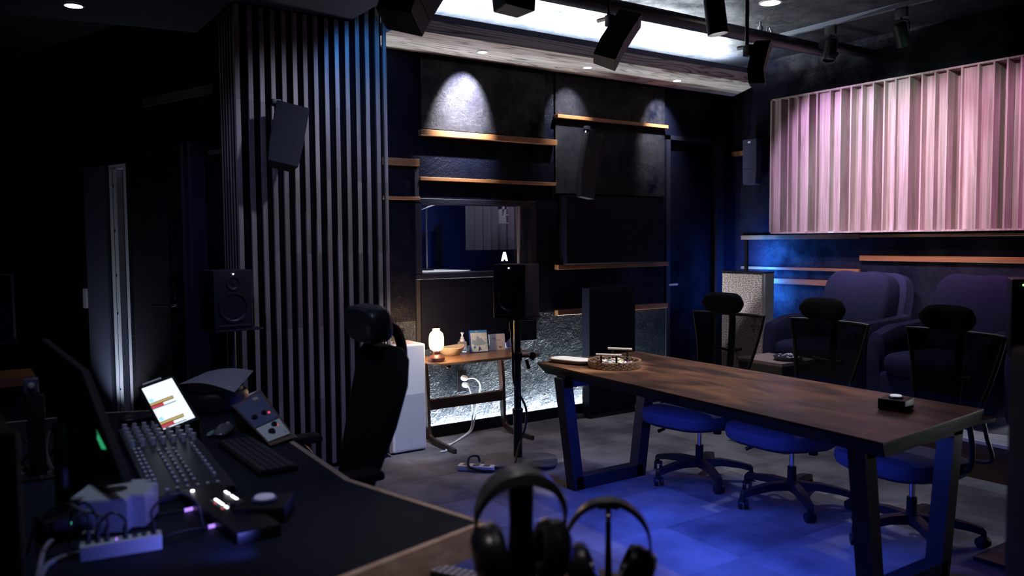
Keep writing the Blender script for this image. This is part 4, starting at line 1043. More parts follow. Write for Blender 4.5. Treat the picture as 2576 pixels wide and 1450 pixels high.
for rr in (.030, .024, .012): tube(bm, [Vector((rr*math.cos(a*.3)*.85, -.0064, .045+rr*math.sin(a*.3))) for a in range(18)], .0012, 5)
obj('swirl_print', bm, mat('print_pale', (.65, .66, .85), .4), cv)
bm = newbm(); box(bm, (k2_.x+.06, yf+.085, SZ+.003), (.20, .11, .004), (0, 0, R(-8)), .001)
o = centred('magazine', bm, mat('magazine_grey', (.25, .25, .33), .3, var=(30, (.45, .45, .55))), 'thin grey booklet lying flat in front of the disc cases', 'booklet')

# outlet with plugs
t = thing('wall_outlet', 'wall outlet plate below the side table with two white plugs', 'outlet', (3.26, YA-.012, .395))
bm = newbm(); bb(bm, 3.215, 3.30, YA-.010, YA-.001, .31, .48, .003, 1); obj('plate', bm, M_blackm, t, True)
for i, z_ in enumerate((.425, .37)):
    bm = newbm(); lathe(bm, [(0, 0), (.021, 0), (.023, .02), (.018, .045), (.008, .06), (0, .06)], (3.265+.01*i, YA-.0105, z_), 20, Matrix.Rotation(R(90), 3, 'X'))
    centred('power_plug', bm, M_white, ('upper' if i == 0 else 'lower')+' white plug in the wall outlet below the side table', 'plug')
bm = newbm(); tube(bm, spline([(3.262, YA-.075, .425), (3.32, YA-.10, .425), (3.38, YA-.08, .36), (3.365, YA-.07, .24), (3.32, YA-.09, .10), (3.27, YA-.12, .02), (3.13, YA-.22, .008), (2.98, YA-.33, .008), (2.86, YA-.36, .008)], 8), .0055)
centred('power_cable', bm, M_wwire, 'white cable looping from the upper plug down along the floor', 'cable')
bm = newbm(); tube(bm, spline([(3.275, YA-.075, .37), (3.285, YA-.10, .30), (3.30, YA-.09, .14), (3.26, YA-.12, .03), (3.10, YA-.24, .010), (2.95, YA-.36, .010), (2.86, YA-.44, .010), (2.83, YA-.50, .010), (2.78, YA-.50, .010)], 8), .0055)
centred('power_cable', bm, M_wwire, 'white cable from the lower plug running to the air purifier', 'cable')

# air purifier
pa, pb_ = pz(1074, 1133), pz(1005, 1142)
t = thing('air_purifier', 'white floor-standing air purifier with a perforated lower half', 'air purifier', (pa.x-.16, pa.y+.13, 0))
PXR, PY = pa.x, pa.y
def puri_mat():
    mt = bpy.data.materials.new('purifier_perforated'); mt.use_nodes = True
    N = mt.node_tree.nodes; L = mt.node_tree.links; b = N['Principled BSDF']
    tc = N.new('ShaderNodeTexCoord'); mp = N.new('ShaderNodeMapping'); mp.inputs['Rotation'].default_value = (0, R(45), 0); mp.inputs['Scale'].default_value = (140, 0, 140)
    L.new(tc.outputs['Object'], mp.inputs[0]); v = N.new('ShaderNodeTexVoronoi'); v.inputs['Scale'].default_value = 1; v.inputs['Randomness'].default_value = 0
    L.new(mp.outputs[0], v.inputs[0])
    rp = N.new('ShaderNodeValToRGB'); rp.color_ramp.elements[0].position = .30; rp.color_ramp.elements[0].color = (.12, .13, .22, 1); rp.color_ramp.elements[1].position = .42; rp.color_ramp.elements[1].color = (.72, .73, .80, 1)
    L.new(v.outputs['Distance'], rp.inputs[0]); L.new(rp.outputs[0], b.inputs['Base Color']); b.inputs['Roughness'].default_value = .4
    return mt
bm = newbm(); bb(bm, PXR-.27, PXR, PY, PY+.26, .012, .775, .018, 4); obj('body', bm, M_white, t, True)
bm = newbm(); bb(bm, PXR-.25, PXR-.012, PY-.0015, PY+.001, .03, .42); obj('perforated_front', bm, puri_mat(), t, True, False)
bm = newbm(); bb(bm, PXR-.25, PXR-.02, PY+.02, PY+.24, .001, .012); obj('base', bm, M_black, t, True)
bm = newbm(); bb(bm, PXR-.24, PXR-.03, PY+.03, PY+.23, .7752, .779, .001, 1); obj('top_grille', bm, mat('rose_top', (.62, .45, .44), .4), t, True)
# reed diffuser on it
q = Vector((PXR-.178, PY+.10, .7792))
t = thing('reed_diffuser', 'small glass reed bottle with black sticks and a black flower on the air purifier', 'reed diffuser', q)
bm = newbm(); lathe(bm, [(0, 0), (.026, 0), (.028, .006), (.028, .045), (.012, .055), (.012, .068), (0, .068)]); obj('bottle', bm, mat('amber_glass', (.9, .65, .35), .1, trans=.7), t)
for i, (a, b2) in enumerate(((-.035, .0), (.045, .02), (.01, .03))):
    bm = newbm(); tube(bm, [(0, 0, .03), (a, b2, .19)], .0022); obj('reed', bm, M_blackm, t)
bm = newbm()
for k2 in range(7):
    a = 2*PI*k2/7; pillow(bm, (.055+.014*math.cos(a), .02, .085+.012*math.sin(a)), (.024, .012, .018), 1, nu=8, nv=6)
tube(bm, [(0, 0, .06), (.055, .02, .085)], .002); obj('flower', bm, M_blackm, t)

# floor-standing black slab by the wall
t = thing('gobo_panel', 'tall plain black panel standing on the floor in front of the far wall', 'acoustic panel', (4.63, 5.27, 0))
bm = newbm(); bb(bm, 4.345, 4.865, 5.23, 5.33, .03, 1.105, .004, 1); obj('board', bm, M_slate, t, True, False)
bm = newbm(); bb(bm, 4.345, 4.865, 5.22, 5.335, .001, .03); obj('foot_rail', bm, M_black, t, True, False)
bm = newbm(); bb(bm, 4.24, 4.335, 5.28, 5.40, .001, .035, .004, 1); centred('floor_box', bm, mat('gloss_box', (.06, .06, .075), .12), 'low glossy box on the carpet left of the black standing panel', 'box')

# ================================================================== DESK
DK = .75
dp = [pz(*p, DK) for p in ((1200, 1316), (868, 1210), (715, 1105), (655, 1022), (275, 1040))]
nearL = dp[0] + (pz(850, 1452, DK)-dp[0])*3.2
poly = [(p.x, p.y) for p in dp] + [(-.35, 4.05), (-.6, 3.3), (-.35, 2.7), (nearL.x, nearL.y)]
dk = thing('mixing_desk', 'large angular desk with a dark top and pale wood edge', 'desk', (.4, 2.7, 0))
bm = newbm(); prism(bm, poly, DK-.012, DK)
obj('desk_top', bm, M_desk, dk, True, False)
bm = newbm(); n = len(poly)
cen = Vector((sum(p[0] for p in poly)/n, sum(p[1] for p in poly)/n))
for i in range(n):
    p, q = Vector(poly[i]), Vector(poly[(i+1) % n]); d = (q-p).normalized(); nn = Vector((d.y, -d.x))
    if nn.dot((p+q)/2-cen) < 0: nn = -nn
    hgt = .078 if i == n-1 else .035
    e = .020
    loft(bm, [[(p.x, p.y, DK-hgt), (p.x+nn.x*e, p.y+nn.y*e, DK-hgt), (p.x+nn.x*e, p.y+nn.y*e, DK+.0012), (p.x, p.y, DK+.0012)], [(q.x, q.y, DK-hgt), (q.x+nn.x*e, q.y+nn.y*e, DK-hgt), (q.x+nn.x*e, q.y+nn.y*e, DK+.0012), (q.x, q.y, DK+.0012)]])
obj('wood_edge', bm, M_dedge, dk, True, False)
for (x, y) in ((.85, 1.95), (.9, 3.5), (-.2, 3.7), (-.2, 1.75)):
    bm = newbm(); bb(bm, x-.03, x+.03, y-.03, y+.03, .001, DK-.0125); obj('leg', bm, M_black, dk, True, False)

# tablet on a folding stand
ta, tb_, tc_, td = D(333, 980, 3.20), D(432, 944, 3.28), D(505, 1054, 3.08), D(422, 1086, 3.02)
tc0 = (ta+tb_+tc_+td)/4
ex = ((tb_-ta)+(tc_-td)).normalized(); ey = ((ta-td)+(tb_-tc_)); ey = (ey-ex*ey.dot(ex)).normalized(); ez = ex.cross(ey)
if ez.dot(-ray(400, 1000)) < 0: ez = -ez
w2 = ((tb_-ta).length+(tc_-td).length)/4; h2 = ((ta-td).length+(tb_-tc_).length)/4
TM = Matrix((ex, ey, ez)).transposed()
t = thing('tablet', 'tilted tablet with a bright white screen on the desk', 'tablet', tc0)
t.rotation_euler = TM.to_euler()
bm = newbm(); box(bm, (0, 0, -.004), (w2*2, h2*2, .008), bev=.0035, seg=3); body = obj('case', bm, M_black, t)
bm = newbm(); box(bm, (0, 0, .0004), (w2*2*.85, h2*2*.88, .0006)); sc = obj('screen', bm, mat('screen_white', (.9, .92, .95), .4, emit=((.82, .90, 1.0), 1.05)), t)
def scr(name, x0_, x1_, y0_, y1_, m_, z_=.0012):
    W, Hh = w2*.85, h2*.88
    bm = newbm(); box(bm, ((x0_+x1_)/2*W, (y0_+y1_)/2*Hh, z_), ((x1_-x0_)*W, (y1_-y0_)*Hh, .0003)); return obj(name, bm, m_, sc, smooth=False)
mY = mat('screen_yellow', (.6, .5, .2), .5, emit=((.62, .44, .12), .75)); mR = mat('screen_red', (.6, .1, .1), .5, emit=((.62, .06, .09), .75)); mK = mat('screen_dark', (.02, .02, .03), .4); mC = mat('screen_cyan', (.5, .8, .85), .5, emit=((.45, .80, .88), .9)); mM = mat('screen_maroon', (.2, .03, .05), .5, emit=((.22, .02, .04), .7))
for yb_ in (.12, -.78):
    scr('title_bar', -1, .50, yb_+.09, yb_+.115, mM); scr('track_block', -1, .50, yb_+.0, yb_+.09, mY); scr('divider_line', -1, .46, yb_-.03, yb_, mK); scr('clip_block', -1, -.25, yb_-.15, yb_-.03, mR); scr('divider_line', -1, .50, yb_-.185, yb_-.155, mK)
    scr('wave_block', -.95, -.68, yb_+.13, yb_+.30, mC)
bm = newbm(); tube(bm, [(-w2*.7, h2+.006, -.002), (w2*.35, h2+.006, -.002)], .0045); obj('stylus', bm, M_white, t, label='white stylus on the top edge')
bm = newbm(); q = TM @ Vector((0, 0, -.0085)) + tc0
a1 = tc0 + TM @ Vector((-w2*.8, h2*.15, -.0085)); a2 = tc0 + TM @ Vector((w2*.5, h2*.15, -.0085)); bk = -ez.copy(); bk.z = 0; bk.normalize()
f1 = Vector((a1.x, a1.y, DK+.002))+bk*.10; f2 = Vector((a2.x, a2.y, DK+.002))+bk*.10
loft(bm, [[a1, a1+bk*.006, f1+bk*.006, f1], [a2, a2+bk*.006, f2+bk*.006, f2]]); obj('stand_flap', bm, M_blackm, t, True)
# foot strip so the tablet meets the desk
bm = newbm(); lo = [tc0 + TM @ Vector((s*w2, -h2, -.006)) for s in (-1, 1)]
loft(bm, [[Vector((lo[0].x, lo[0].y, DK+.0015)), Vector((lo[0].x, lo[0].y, DK+.0015))+bk*.01, lo[0]+bk*.01, lo[0]], [Vector((lo[1].x, lo[1].y, DK+.0015)), Vector((lo[1].x, lo[1].y, DK+.0015))+bk*.01, lo[1]+bk*.01, lo[1]]]); obj('lower_lip', bm, M_blackm, t, True)

# dark dome (speaker puck) behind tablet
q = pz(345, 1062, DK); bm = newbm(); pillow(bm, (q.x, q.y, DK+.0205), (.16, .10, .04), .8, (0, 0, R(20))); centred('speaker_puck', bm, M_metal, 'low rounded dark device half hidden behind the tablet', 'device')

# sheet of paper on a round dark device
q = pz(560, 1028, DK)
t = thing('turntable', 'round dark disc-shaped device under the curled white sheet', 'device', (q.x-.03, q.y+.02, DK+.0005))
bm = newbm(); lathe(bm, [(0, 0), (.13, 0), (.145, .012), (.15, .065), (.14, .085), (0, .085)]); obj('body', bm, M_metal, t)
bm = newbm(); lathe(bm, [(0, .0852), (.125, .0852), (.125, .100), (0, .100)]); obj('platter', bm, M_black, t)
bm = newbm(); nx, ny = 14, 8
pc = [D(448, 968, 3.62), D(520, 936, 3.75), D(638, 931, 3.72), D(590, 984, 3.50)]
g = []
for j in range(ny+1):
    v = j/ny; row = []
    for i in range(nx+1):
        u = i/nx
        p = pc[0]*(1-u)*(1-v)+pc[1]*(1-u)*v+pc[2]*u*v+pc[3]*u*(1-v); p = p+Vector((0, 0, .018*math.sin(u*PI*1.1)*(1-v*.3)))
        row.append(bm.verts.new(p))
    g.append(row)
for j in range(ny):
    for i in range(nx): bm.faces.new((g[j][i], g[j][i+1], g[j+1][i+1], g[j+1][i]))
bmesh.ops.solidify(bm, geom=bm.faces[:], thickness=.0008)
centred('paper_sheet', bm, mat('paper', (.62, .66, .78), .7), 'curled white sheet of paper lying on the round device', 'paper')

# small rack with two modules
ra_, rb2, rc_, rd_ = D(655, 980, 3.30), D(583, 1022, 3.20), D(680, 1122, 2.98), D(742, 1100, 3.08)
t = thing('module_rack', 'small wooden rack tilted back holding two audio modules', 'audio rack', (rb2+rd_)/2)
bm = newbm(); u3 = (rc_-rb2).normalized(); u1 = (ra_-rb2).normalized(); nrm = u1.cross(u3).normalized()
if nrm.dot(-ray(660, 1050)) < 0: nrm = -nrm
dn = -nrm*.11
lift = Vector((0, 0, max(0, DK+.004-min(p.z for p in (rb2, rc_, rd_)))))
ra_, rb2, rc_, rd_ = [p+lift for p in (ra_, rb2, rc_, rd_)]
bk4 = [p+dn for p in (ra_, rb2, rc_, rd_)]
for p in bk4: p.z = max(p.z, DK+.002)
loft(bm, [[ra_, rb2, rc_, rd_], bk4]); obj('wood_case', bm, wood('rack_wood', (.10, .06, .05), (.17, .11, .09), (3, 8, 8), .4), t, True, False)
def rk(u, v, o=0): return ra_*(1-u)*(1-v)+rb2*u*(1-v)+rc_*u*v+rd_*(1-u)*v + nrm*o
def rquad(bm, u0, u1_, v0, v1, o0, o1):
    loft(bm, [[rk(u0, v0, o0), rk(u1_, v0, o0), rk(u1_, v1, o0), rk(u0, v1, o0)], [rk(u0, v0, o1), rk(u1_, v0, o1), rk(u1_, v1, o1), rk(u0, v1, o1)]])
bm = newbm(); rquad(bm, .08, .96, .05, .60, .0005, .004); f1_ = obj('blue_module', bm, mat('module_blue', (.10, .11, .24), .45), t, True, False, 'blue faceplate module')
bm = newbm(); rquad(bm, .08, .96, .62, .93, .0005, .004); f2_ = obj('white_module', bm, mat('module_white', (.62, .66, .68), .45), t, True, False, 'white faceplate module')
for (u, v, par, m_, rad) in ((.35, .16, f1_, mat('meter_face', (.45, .42, .35), .4), .014), (.40, .44, f1_, M_black, .011), (.75, .44, f1_, M_black, .012), (.38, .70, f2_, M_black, .012), (.62, .80, f2_, M_black, .014)):
    bm = newbm(); cyl(bm, rk(u, v, .004), rk(u, v, .016), rad, rad*.85, 16); obj('knob', bm, m_, par, True)
for (u, v) in ((.25, .46), (.30, .72)):
    bm = newbm(); cyl(bm, rk(u, v, .004), rk(u, v, .008), .005); obj('indicator', bm, M_red, t, True, label='lit red indicator')
for (u, v) in ((.22, .10), (.15, .12), (.12, .56), (.2, .88)):
    bm = newbm(); cyl(bm, rk(u, v, .004), rk(u, v, .008), .0025); obj('screw', bm, M_steel, t, True)
# book under paper: pale edge
bm = newbm(); a0, a1 = pz(590, 1010, .757), pz(650, 985, .757)
tube(bm, spline([a0, (a0+a1)/2+Vector((.01, .02, 0)), a1]), .006); centred('white_cable', bm, M_white, 'short white cable curving between the paper sheet and the wooden rack', 'cable')

# mouse
q = pz(568, 1098, DK)
t = thing('computer_mouse', 'sculpted dark mouse with a pale thumb rest on the desk', 'mouse', (q.x, q.y+.02, DK+.0005), R(50))
bm = newbm(); pillow(bm, (0, 0, .022), (.115, .062, .044), .75, (R(10), 0, 0))
for v in bm.verts: v.co.z = max(v.co.z*(1-.4*max(0, -v.co.x/.06)), 0)
obj('shell', bm, mat('mouse_grey', (.12, .12, .15), .25), t)
bm = newbm(); pillow(bm, (-.02, .038, .012), (.085, .026, .02), .8); obj('thumb_rest', bm, mat('mouse_teal', (.20, .27, .30), .3), t)
bm = newbm(); cyl(bm, (.035, -.006, .036), (.035, .006, .036), .009); obj('scroll_wheel', bm, M_steel, t)

# keyboard
K = [pz(*p, DK) for p in ((556, 1122), (618, 1106), (758, 1188), (655, 1208))]
kc = (K[0]+K[1]+K[2]+K[3])/4; kdir = ((K[2]+K[3])-(K[0]+K[1])).normalized(); ang = math.atan2(kdir.y, kdir.x)
t = thing('keyboard', 'thin black computer keyboard lying on the desk near the chair', 'keyboard', (kc.x, kc.y, DK+.0005), ang)
bm = newbm(); box(bm, (0, 0, .009), (.50, .13, .017), bev=.004); obj('body', bm, M_black, t)
bm = newbm()
for i in range(18):
    for j in range(5): box(bm, (-.232+i*.0272, -.046+j*.023, .0195), (.023, .019, .004), bev=.001, seg=1)
obj('keys', bm, mat('key_black', (.03, .03, .04), .5), t)

# mixer / control surface
Q = [pz(*p, DK+.03) for p in ((295, 1090), (470, 1078), (590, 1215), (380, 1245))]
mc = (Q[0]+Q[1]+Q[2]+Q[3])/4; md = ((Q[2]+Q[3])-(Q[0]+Q[1])); ml = md.length/2; ang = math.atan2(md.y, md.x)
mw = ((Q[1]-Q[0]).length+(Q[2]-Q[3]).length)/2
t = thing('control_surface', 'black mixing control surface covered in knobs, faders and square buttons', 'mixer', (mc.x, mc.y, DK+.0005), ang)
ML, MW = ml, mw   # length along local x, width along local y (towards camera-right is -y)
bm = newbm(); loft(bm, [[(-ML/2, -MW/2, 0), (ML/2, -MW/2, 0), (ML/2, MW/2, 0), (-ML/2, MW/2, 0)], [(-ML/2, -MW/2, .050), (ML/2, -MW/2, .022), (ML/2, MW/2, .022), (-ML/2, MW/2, .050)]]); bmesh.ops.bevel(bm, geom=bm.edges[:], offset=.003, segments=1, affect='EDGES'); obj('case', bm, mat('mixer_case', (.035, .036, .05), .4), t)
def mz(x): return .050-.028*(x+ML/2)/ML
bm = newbm(); lathe(bm, [(.0095, 0), (.0085, .026), (0, .026)], seg=12); kn = finish('knob', bm, mat('mixer_knob', (.40, .40, .50), .35))
bm = newbm(); box(bm, (0, 0, .003), (.013, .009, .006), bev=.001, seg=1); bt = finish('button', bm, mat('mixer_button', (.55, .55, .66), .4))
bm = newbm(); box(bm, (0, 0, .008), (.020, .009, .016), bev=.002, seg=1); fd = finish('fader', bm, mat('mixer_fader', (.45, .47, .58), .35))
def put(me, x, y):
    o = bpy.data.objects.new(me.name.split('.')[0], me); COL.objects.link(o); o.parent = t; o.location = (x, y, mz(x)+.0003); return o
for i in range(5):
    for j in range(7): put(kn, -ML*.45+i*ML*.072, -MW*.42+j*MW*.14)
for i in range(9):
    for j in range(3): put(bt, -ML*.06+i*ML*.055, -MW*.02+j*MW*.10 - MW*.10)
for i in range(9):
    put(fd, -ML*.06+i*ML*.055, MW*.33)
for i in range(9):
    for j in range(2): put(bt, -ML*.12+i*ML*.055, -MW*.42+j*MW*.06)
for j in range(7): put(bt, ML*.45, -MW*.40+j*MW*.12)

# meter box with LEDs
Q = [pz(*p, DK+.03) for p in ((440, 1228), (560, 1222), (705, 1318), (600, 1345))]
mc = (Q[0]+Q[1]+Q[2]+Q[3])/4; md = ((Q[2]+Q[3])-(Q[0]+Q[1])); ang = math.atan2(md.y, md.x)
t = thing('level_meter', 'black desktop audio interface with rows of white and red lights', 'audio interface', (mc.x, mc.y, DK+.0005), ang)
ll = md.length/2
bm = newbm(); box(bm, (0, 0, .015), (ll, .115, .030), bev=.004); obj('case', bm, M_black, t)
for i in range(9):
    if i == 6: continue
    bm = newbm(); lathe(bm, [(0, 0), (.0035, 0), (.0035, .002), (0, .0025)], (-ll*.16+i*.0115, -.005, .0302), 10); obj('light', bm, M_ledlow, t)
    bm = newbm(); lathe(bm, [(0, 0), (.0032, 0), (.0032, .002), (0, .0025)], (-ll*.16+i*.0115, -.018, .0302), 10); obj('light', bm, M_red if i in (3, 8) else M_steel, t)
for i in range(10):
    if i == 3: continue
    bm = newbm(); lathe(bm, [(0, 0), (.0035, 0), (.0035, .002), (0, .0025)], (-ll*.34+i*.0125+.03, .042, .0302), 10); obj('light', bm, M_ledlow, t)
bm = newbm(); lathe(bm, [(0, 0), (.005, 0), (.005, .003), (0, .0035)], (-ll*.42, -.03, .0302), 12); obj('light', bm, M_ledlow, t)
bm = newbm(); lathe(bm, [(.022, 0), (.020, .014), (0, .015)], (ll*.05, .018, .0302), 24); obj('volume_knob', bm, M_mid, t)
q = pz(628, 1300, DK)
button_box('black box with a round pale button on the desk beside the audio interface', (q.x+.036, q.y-.020, DK), R(-30), .135, .040, M_cap2, .035)

# mini computer
q = pz(312, 1338, DK)
t = thing('mini_computer', 'silver rounded square mini computer on the desk', 'computer', (q.x-.005, q.y+.085, DK+.0005), R(-27))
bm = newbm(); box(bm, (0, 0, .048), (.185, .185, .086)); bmesh.ops.bevel(bm, geom=[e for e in bm.edges if abs(e.verts[0].co.z-e.verts[1].co.z) > .05], offset=.034, segments=8, affect='EDGES'); bmesh.ops.bevel(bm, geom=[e for e in bm.edges if e.verts[0].co.z > .09 and e.verts[1].co.z > .09 and e.calc_face_angle(0) > .5], offset=.004, segments=2, affect='EDGES')
obj('shell', bm, M_silver, t)
bm = newbm(); lathe(bm, [(0, 0), (.078, 0), (.078, .005), (0, .005)]); obj('foot', bm, M_black, t)
bm = newbm(); lathe(bm, [(0, .0912), (.030, .0912), (.030, .0918), (0, .0918)]); obj('emblem', bm, M_black, t, label='black emblem on top')
# usb hub / power strip on desk with plugs
h0, h1_ = pz(205, 1418, DK), pz(412, 1384, DK)
hd = (h1_-h0); ang = math.atan2(hd.y, hd.x); hc = (h0+h1_)/2
t = thing('usb_hub', 'long white multi-port hub in front of the mini computer', 'usb hub', (hc.x, hc.y+.022, DK+.0005), ang)
bm = newbm(); box(bm, (0, 0, .019), (hd.length, .044, .036), bev=.003); obj('case', bm, M_white, t)
L2 = hd.length
for i, u in enumerate((-.40, -.29, -.18, .05, .17, .28, .40)):
    bm = newbm(); box(bm, (u*L2, .004, .0375), (.013, .026, .001)); obj('port', bm, M_mid, t)
bm = newbm(); box(bm, (-.06*L2, -.002, .0385), (.004, .004, .003)); obj('indicator', bm, M_violet, t)
mh = absmx(t)
for i, (u, hh, ex_) in enumerate(((-.40, .09, (-.10, .10, -.02)), (-.29, .085, (-.05, .12, -.01)), (-.18, .075, (-.16, .10, -.01)), (.05, .06, (-.06, .04, .0)), (.40, .085, (.13, .05, -.05)))):
    a = mh @ Vector((u*L2, .004, .0385)); bm = newbm()
    tube(bm, [a, a+Vector((0, 0, .026))], .006, 6); e_ = a+Vector(ex_); e_.z = DK+.006
    tube(bm, spline([a+Vector((0, 0, .024)), a+Vector((0, 0, hh*.7)), a+Vector((ex_[0]*.4, ex_[1]*.4, hh)), a+Vector((ex_[0]*.85, ex_[1]*.85, hh*.55)), e_]), .0032, 6)
    centred('usb_cable', bm, M_wire, ('leftmost', 'second from left', 'third from left', 'middle looping', 'rightmost')[i]+' black cable plugged upright into the white hub', 'cable')
for i, (p, m_, lab) in enumerate((([(205, 1400), (170, 1405), (120, 1430), (100, 1475)], M_pwire, 'thick grey cable curving from the hub to the lower left corner'), ([(240, 1352), (160, 1358), (115, 1390), (95, 1470)], M_pwire, 'grey cable curving beside the hub towards the bottom edge'))):
    bm = newbm(); tube(bm, spline([pz(a, b2, DK)+Vector((0, 0, .007+.004*i)) for a, b2 in p]), .006); centred('signal_cable', bm, m_, lab, 'cable')
for i, (a, b2) in enumerate(((485, 1287), (545, 1329))):
    p0 = pz(a-20, b2+4, DK); p1 = pz(a+18, b2-5, DK)
    t = thing('signal_cable', ('upper' if i == 0 else 'lower')+' black cable with a glowing violet connector left of the audio interface', 'cable', p0)
    bm = newbm(); tube(bm, [p0+Vector((0, 0, .007)), p1+Vector((0, 0, .007))], .005); obj('connector', bm, M_violet, t, True)
    bm = newbm(); tube(bm, spline([p0+Vector((0, 0, .007)), p0+Vector((-.06, .01, .006)), p0+Vector((-.12, -.01, .006)), pz(420, 1350+i*15, DK)+Vector((0, 0, .006))]), .003); obj('lead', bm, M_wire, t, True)

# computer monitor seen from the side
m0, m1, m2, m3 = D(226, 932, 2.25), D(334, 1213, 2.02), D(200, 1235, 2.45), D(122, 852, 2.75)
t = thing('computer_monitor', 'black computer monitor seen edge-on behind the mini computer', 'monitor', ((m1+m2)/2+Vector((0, 0, 0))))
t.location = (t.location.x, t.location.y, DK)
a_dir = (m0-m3); nb = Vector((m0-m3)).cross(Vector((0, 0, 1))).normalized()
if nb.x < 0: nb = -nb     # screen looks to +x (towards the chair)
bm = newbm(); loft(bm, [[m0, m1, m2, m3], [p-nb*.022 for p in (m0, m1, m2, m3)]]); bmesh.ops.bevel(bm, geom=bm.edges[:], offset=.003, segments=1, affect='EDGES'); obj('panel', bm, M_blackm, t, True)
def mq(u, v, o): return (m3*(1-u)+m0*u)*(1-v)+(m2*(1-u)+m1*u)*v - nb*o
bm = newbm(); loft(bm, [[mq(.72, .30, .0225), mq(.78, .30, .0225), mq(.93, .72, .0225), mq(.86, .72, .0225)], [mq(.72, .30, .024), mq(.78, .30, .024), mq(.93, .72, .024), mq(.86, .72, .024)]]); obj('glow_strip', bm, mat('green_glow', (.05, .5, .25), .5, emit=((.05, .75, .30), .45)), t, True, False, 'green glowing strip on the back')
pole = (m1+m2)/2-nb*.10; bm = newbm(); tube(bm, [Vector((pole.x, pole.y, DK+.001)), Vector((pole.x, pole.y, 1.02)), (m0+m2)/2-nb*.02], .018); box(bm, (pole.x, pole.y, DK+.006), (.14, .14, .010), bev=.003); obj('stand', bm, M_black, t, True)
# small webcam on a post
q = D(78, 972, 2.6)
t = thing('small_camera', 'tiny dark camera on a post at the left edge of the desk', 'camera', (q.x, q.y, DK+.0005))
bm = newbm(); box(bm, (0, 0, q.z-DK), (.042, .03, .05), (0, 0, R(-5)), .005); b0 = obj('body', bm, mat('camera_violet', (.06, .05, .10), .4), t)
bm = newbm(); lathe(bm, [(0, 0), (.010, 0), (.008, .005), (0, .006)], (0, -.016, q.z-DK+.003), 16, Matrix.Rotation(PI/2, 3, 'X')); obj('lens', bm, M_steel, b0)
bm = newbm(); box(bm, (.01, 0, (q.z-DK-.03)/2), (.05, .03, q.z-DK-.03), bev=.004); obj('post', bm, M_black, t)
bm = newbm(); box(bm, (.01, 0, .004), (.12, .10, .008), bev=.003); obj('foot', bm, M_black, t)
# tangled cables at left
random.seed(11)
base = pz(110, 1330, DK)
for i in range(9):
    c0 = D(60+i*12, 1080+random.randint(-30, 60), 2.75); pts = [c0]
    for s_ in range(6):
        c0 = c0+Vector((random.uniform(-.06, .06), random.uniform(-.06, .06), -.05-.02*random.random())); c0.z = max(c0.z, DK+.006); pts.append(c0.copy())
    bm = newbm(); tube(bm, spline(pts, 6), .0035+.002*(i % 3), 6); o = centred('tangled_cable', bm, M_wire, 'black cable in the tangle hanging behind the monitor', 'cable', 'tangled black cables behind the monitor')
for i, (a, b2, dd) in enumerate(((155, 1300, 2.3), (156, 1312, 2.3))):
    pass
t = thing('network_switch', 'small dark network box with a tiny green light in the cable tangle', 'device', pz(165, 1350, DK)+Vector((0, 0, .0005)), R(10))
bm = newbm(); box(bm, (0, 0, .03), (.12, .09, .058), bev=.004); obj('case', bm, M_black, t)
bm = newbm(); box(bm, (0, -.0455, .045), (.005, .002, .005)); obj('indicator', bm, M_teal, t, label='green light')
# big dark block at lower left edge
q = D(20, 1062, 1.32)
t = thing('equipment_case', 'tall dark equipment case blurred at the left edge', 'equipment case', (q.x-.16, q.y, .0005), R(6))
bm = newbm(); box(bm, (0, 0, q.z/2), (.32, .22, q.z), bev=.008); obj('case', bm, mat('case_dark_blue', (.025, .027, .045), .55), t)
# plank table in the far left
t = thing('side_bench', 'plain wooden bench top at the left edge behind the desk', 'bench', (-.02, 5.60, 0))
bm = newbm(); bb(bm, -1.0, .335, 5.25, 5.6, .715, .765); obj('bench_top', bm, M_batten, t, True, False)
for x in (-.9, .25):
    bm = newbm(); bb(bm, x-.03, x+.03, 5.38, 5.44, .001, .7148); obj('leg', bm, M_black, t, True, False)

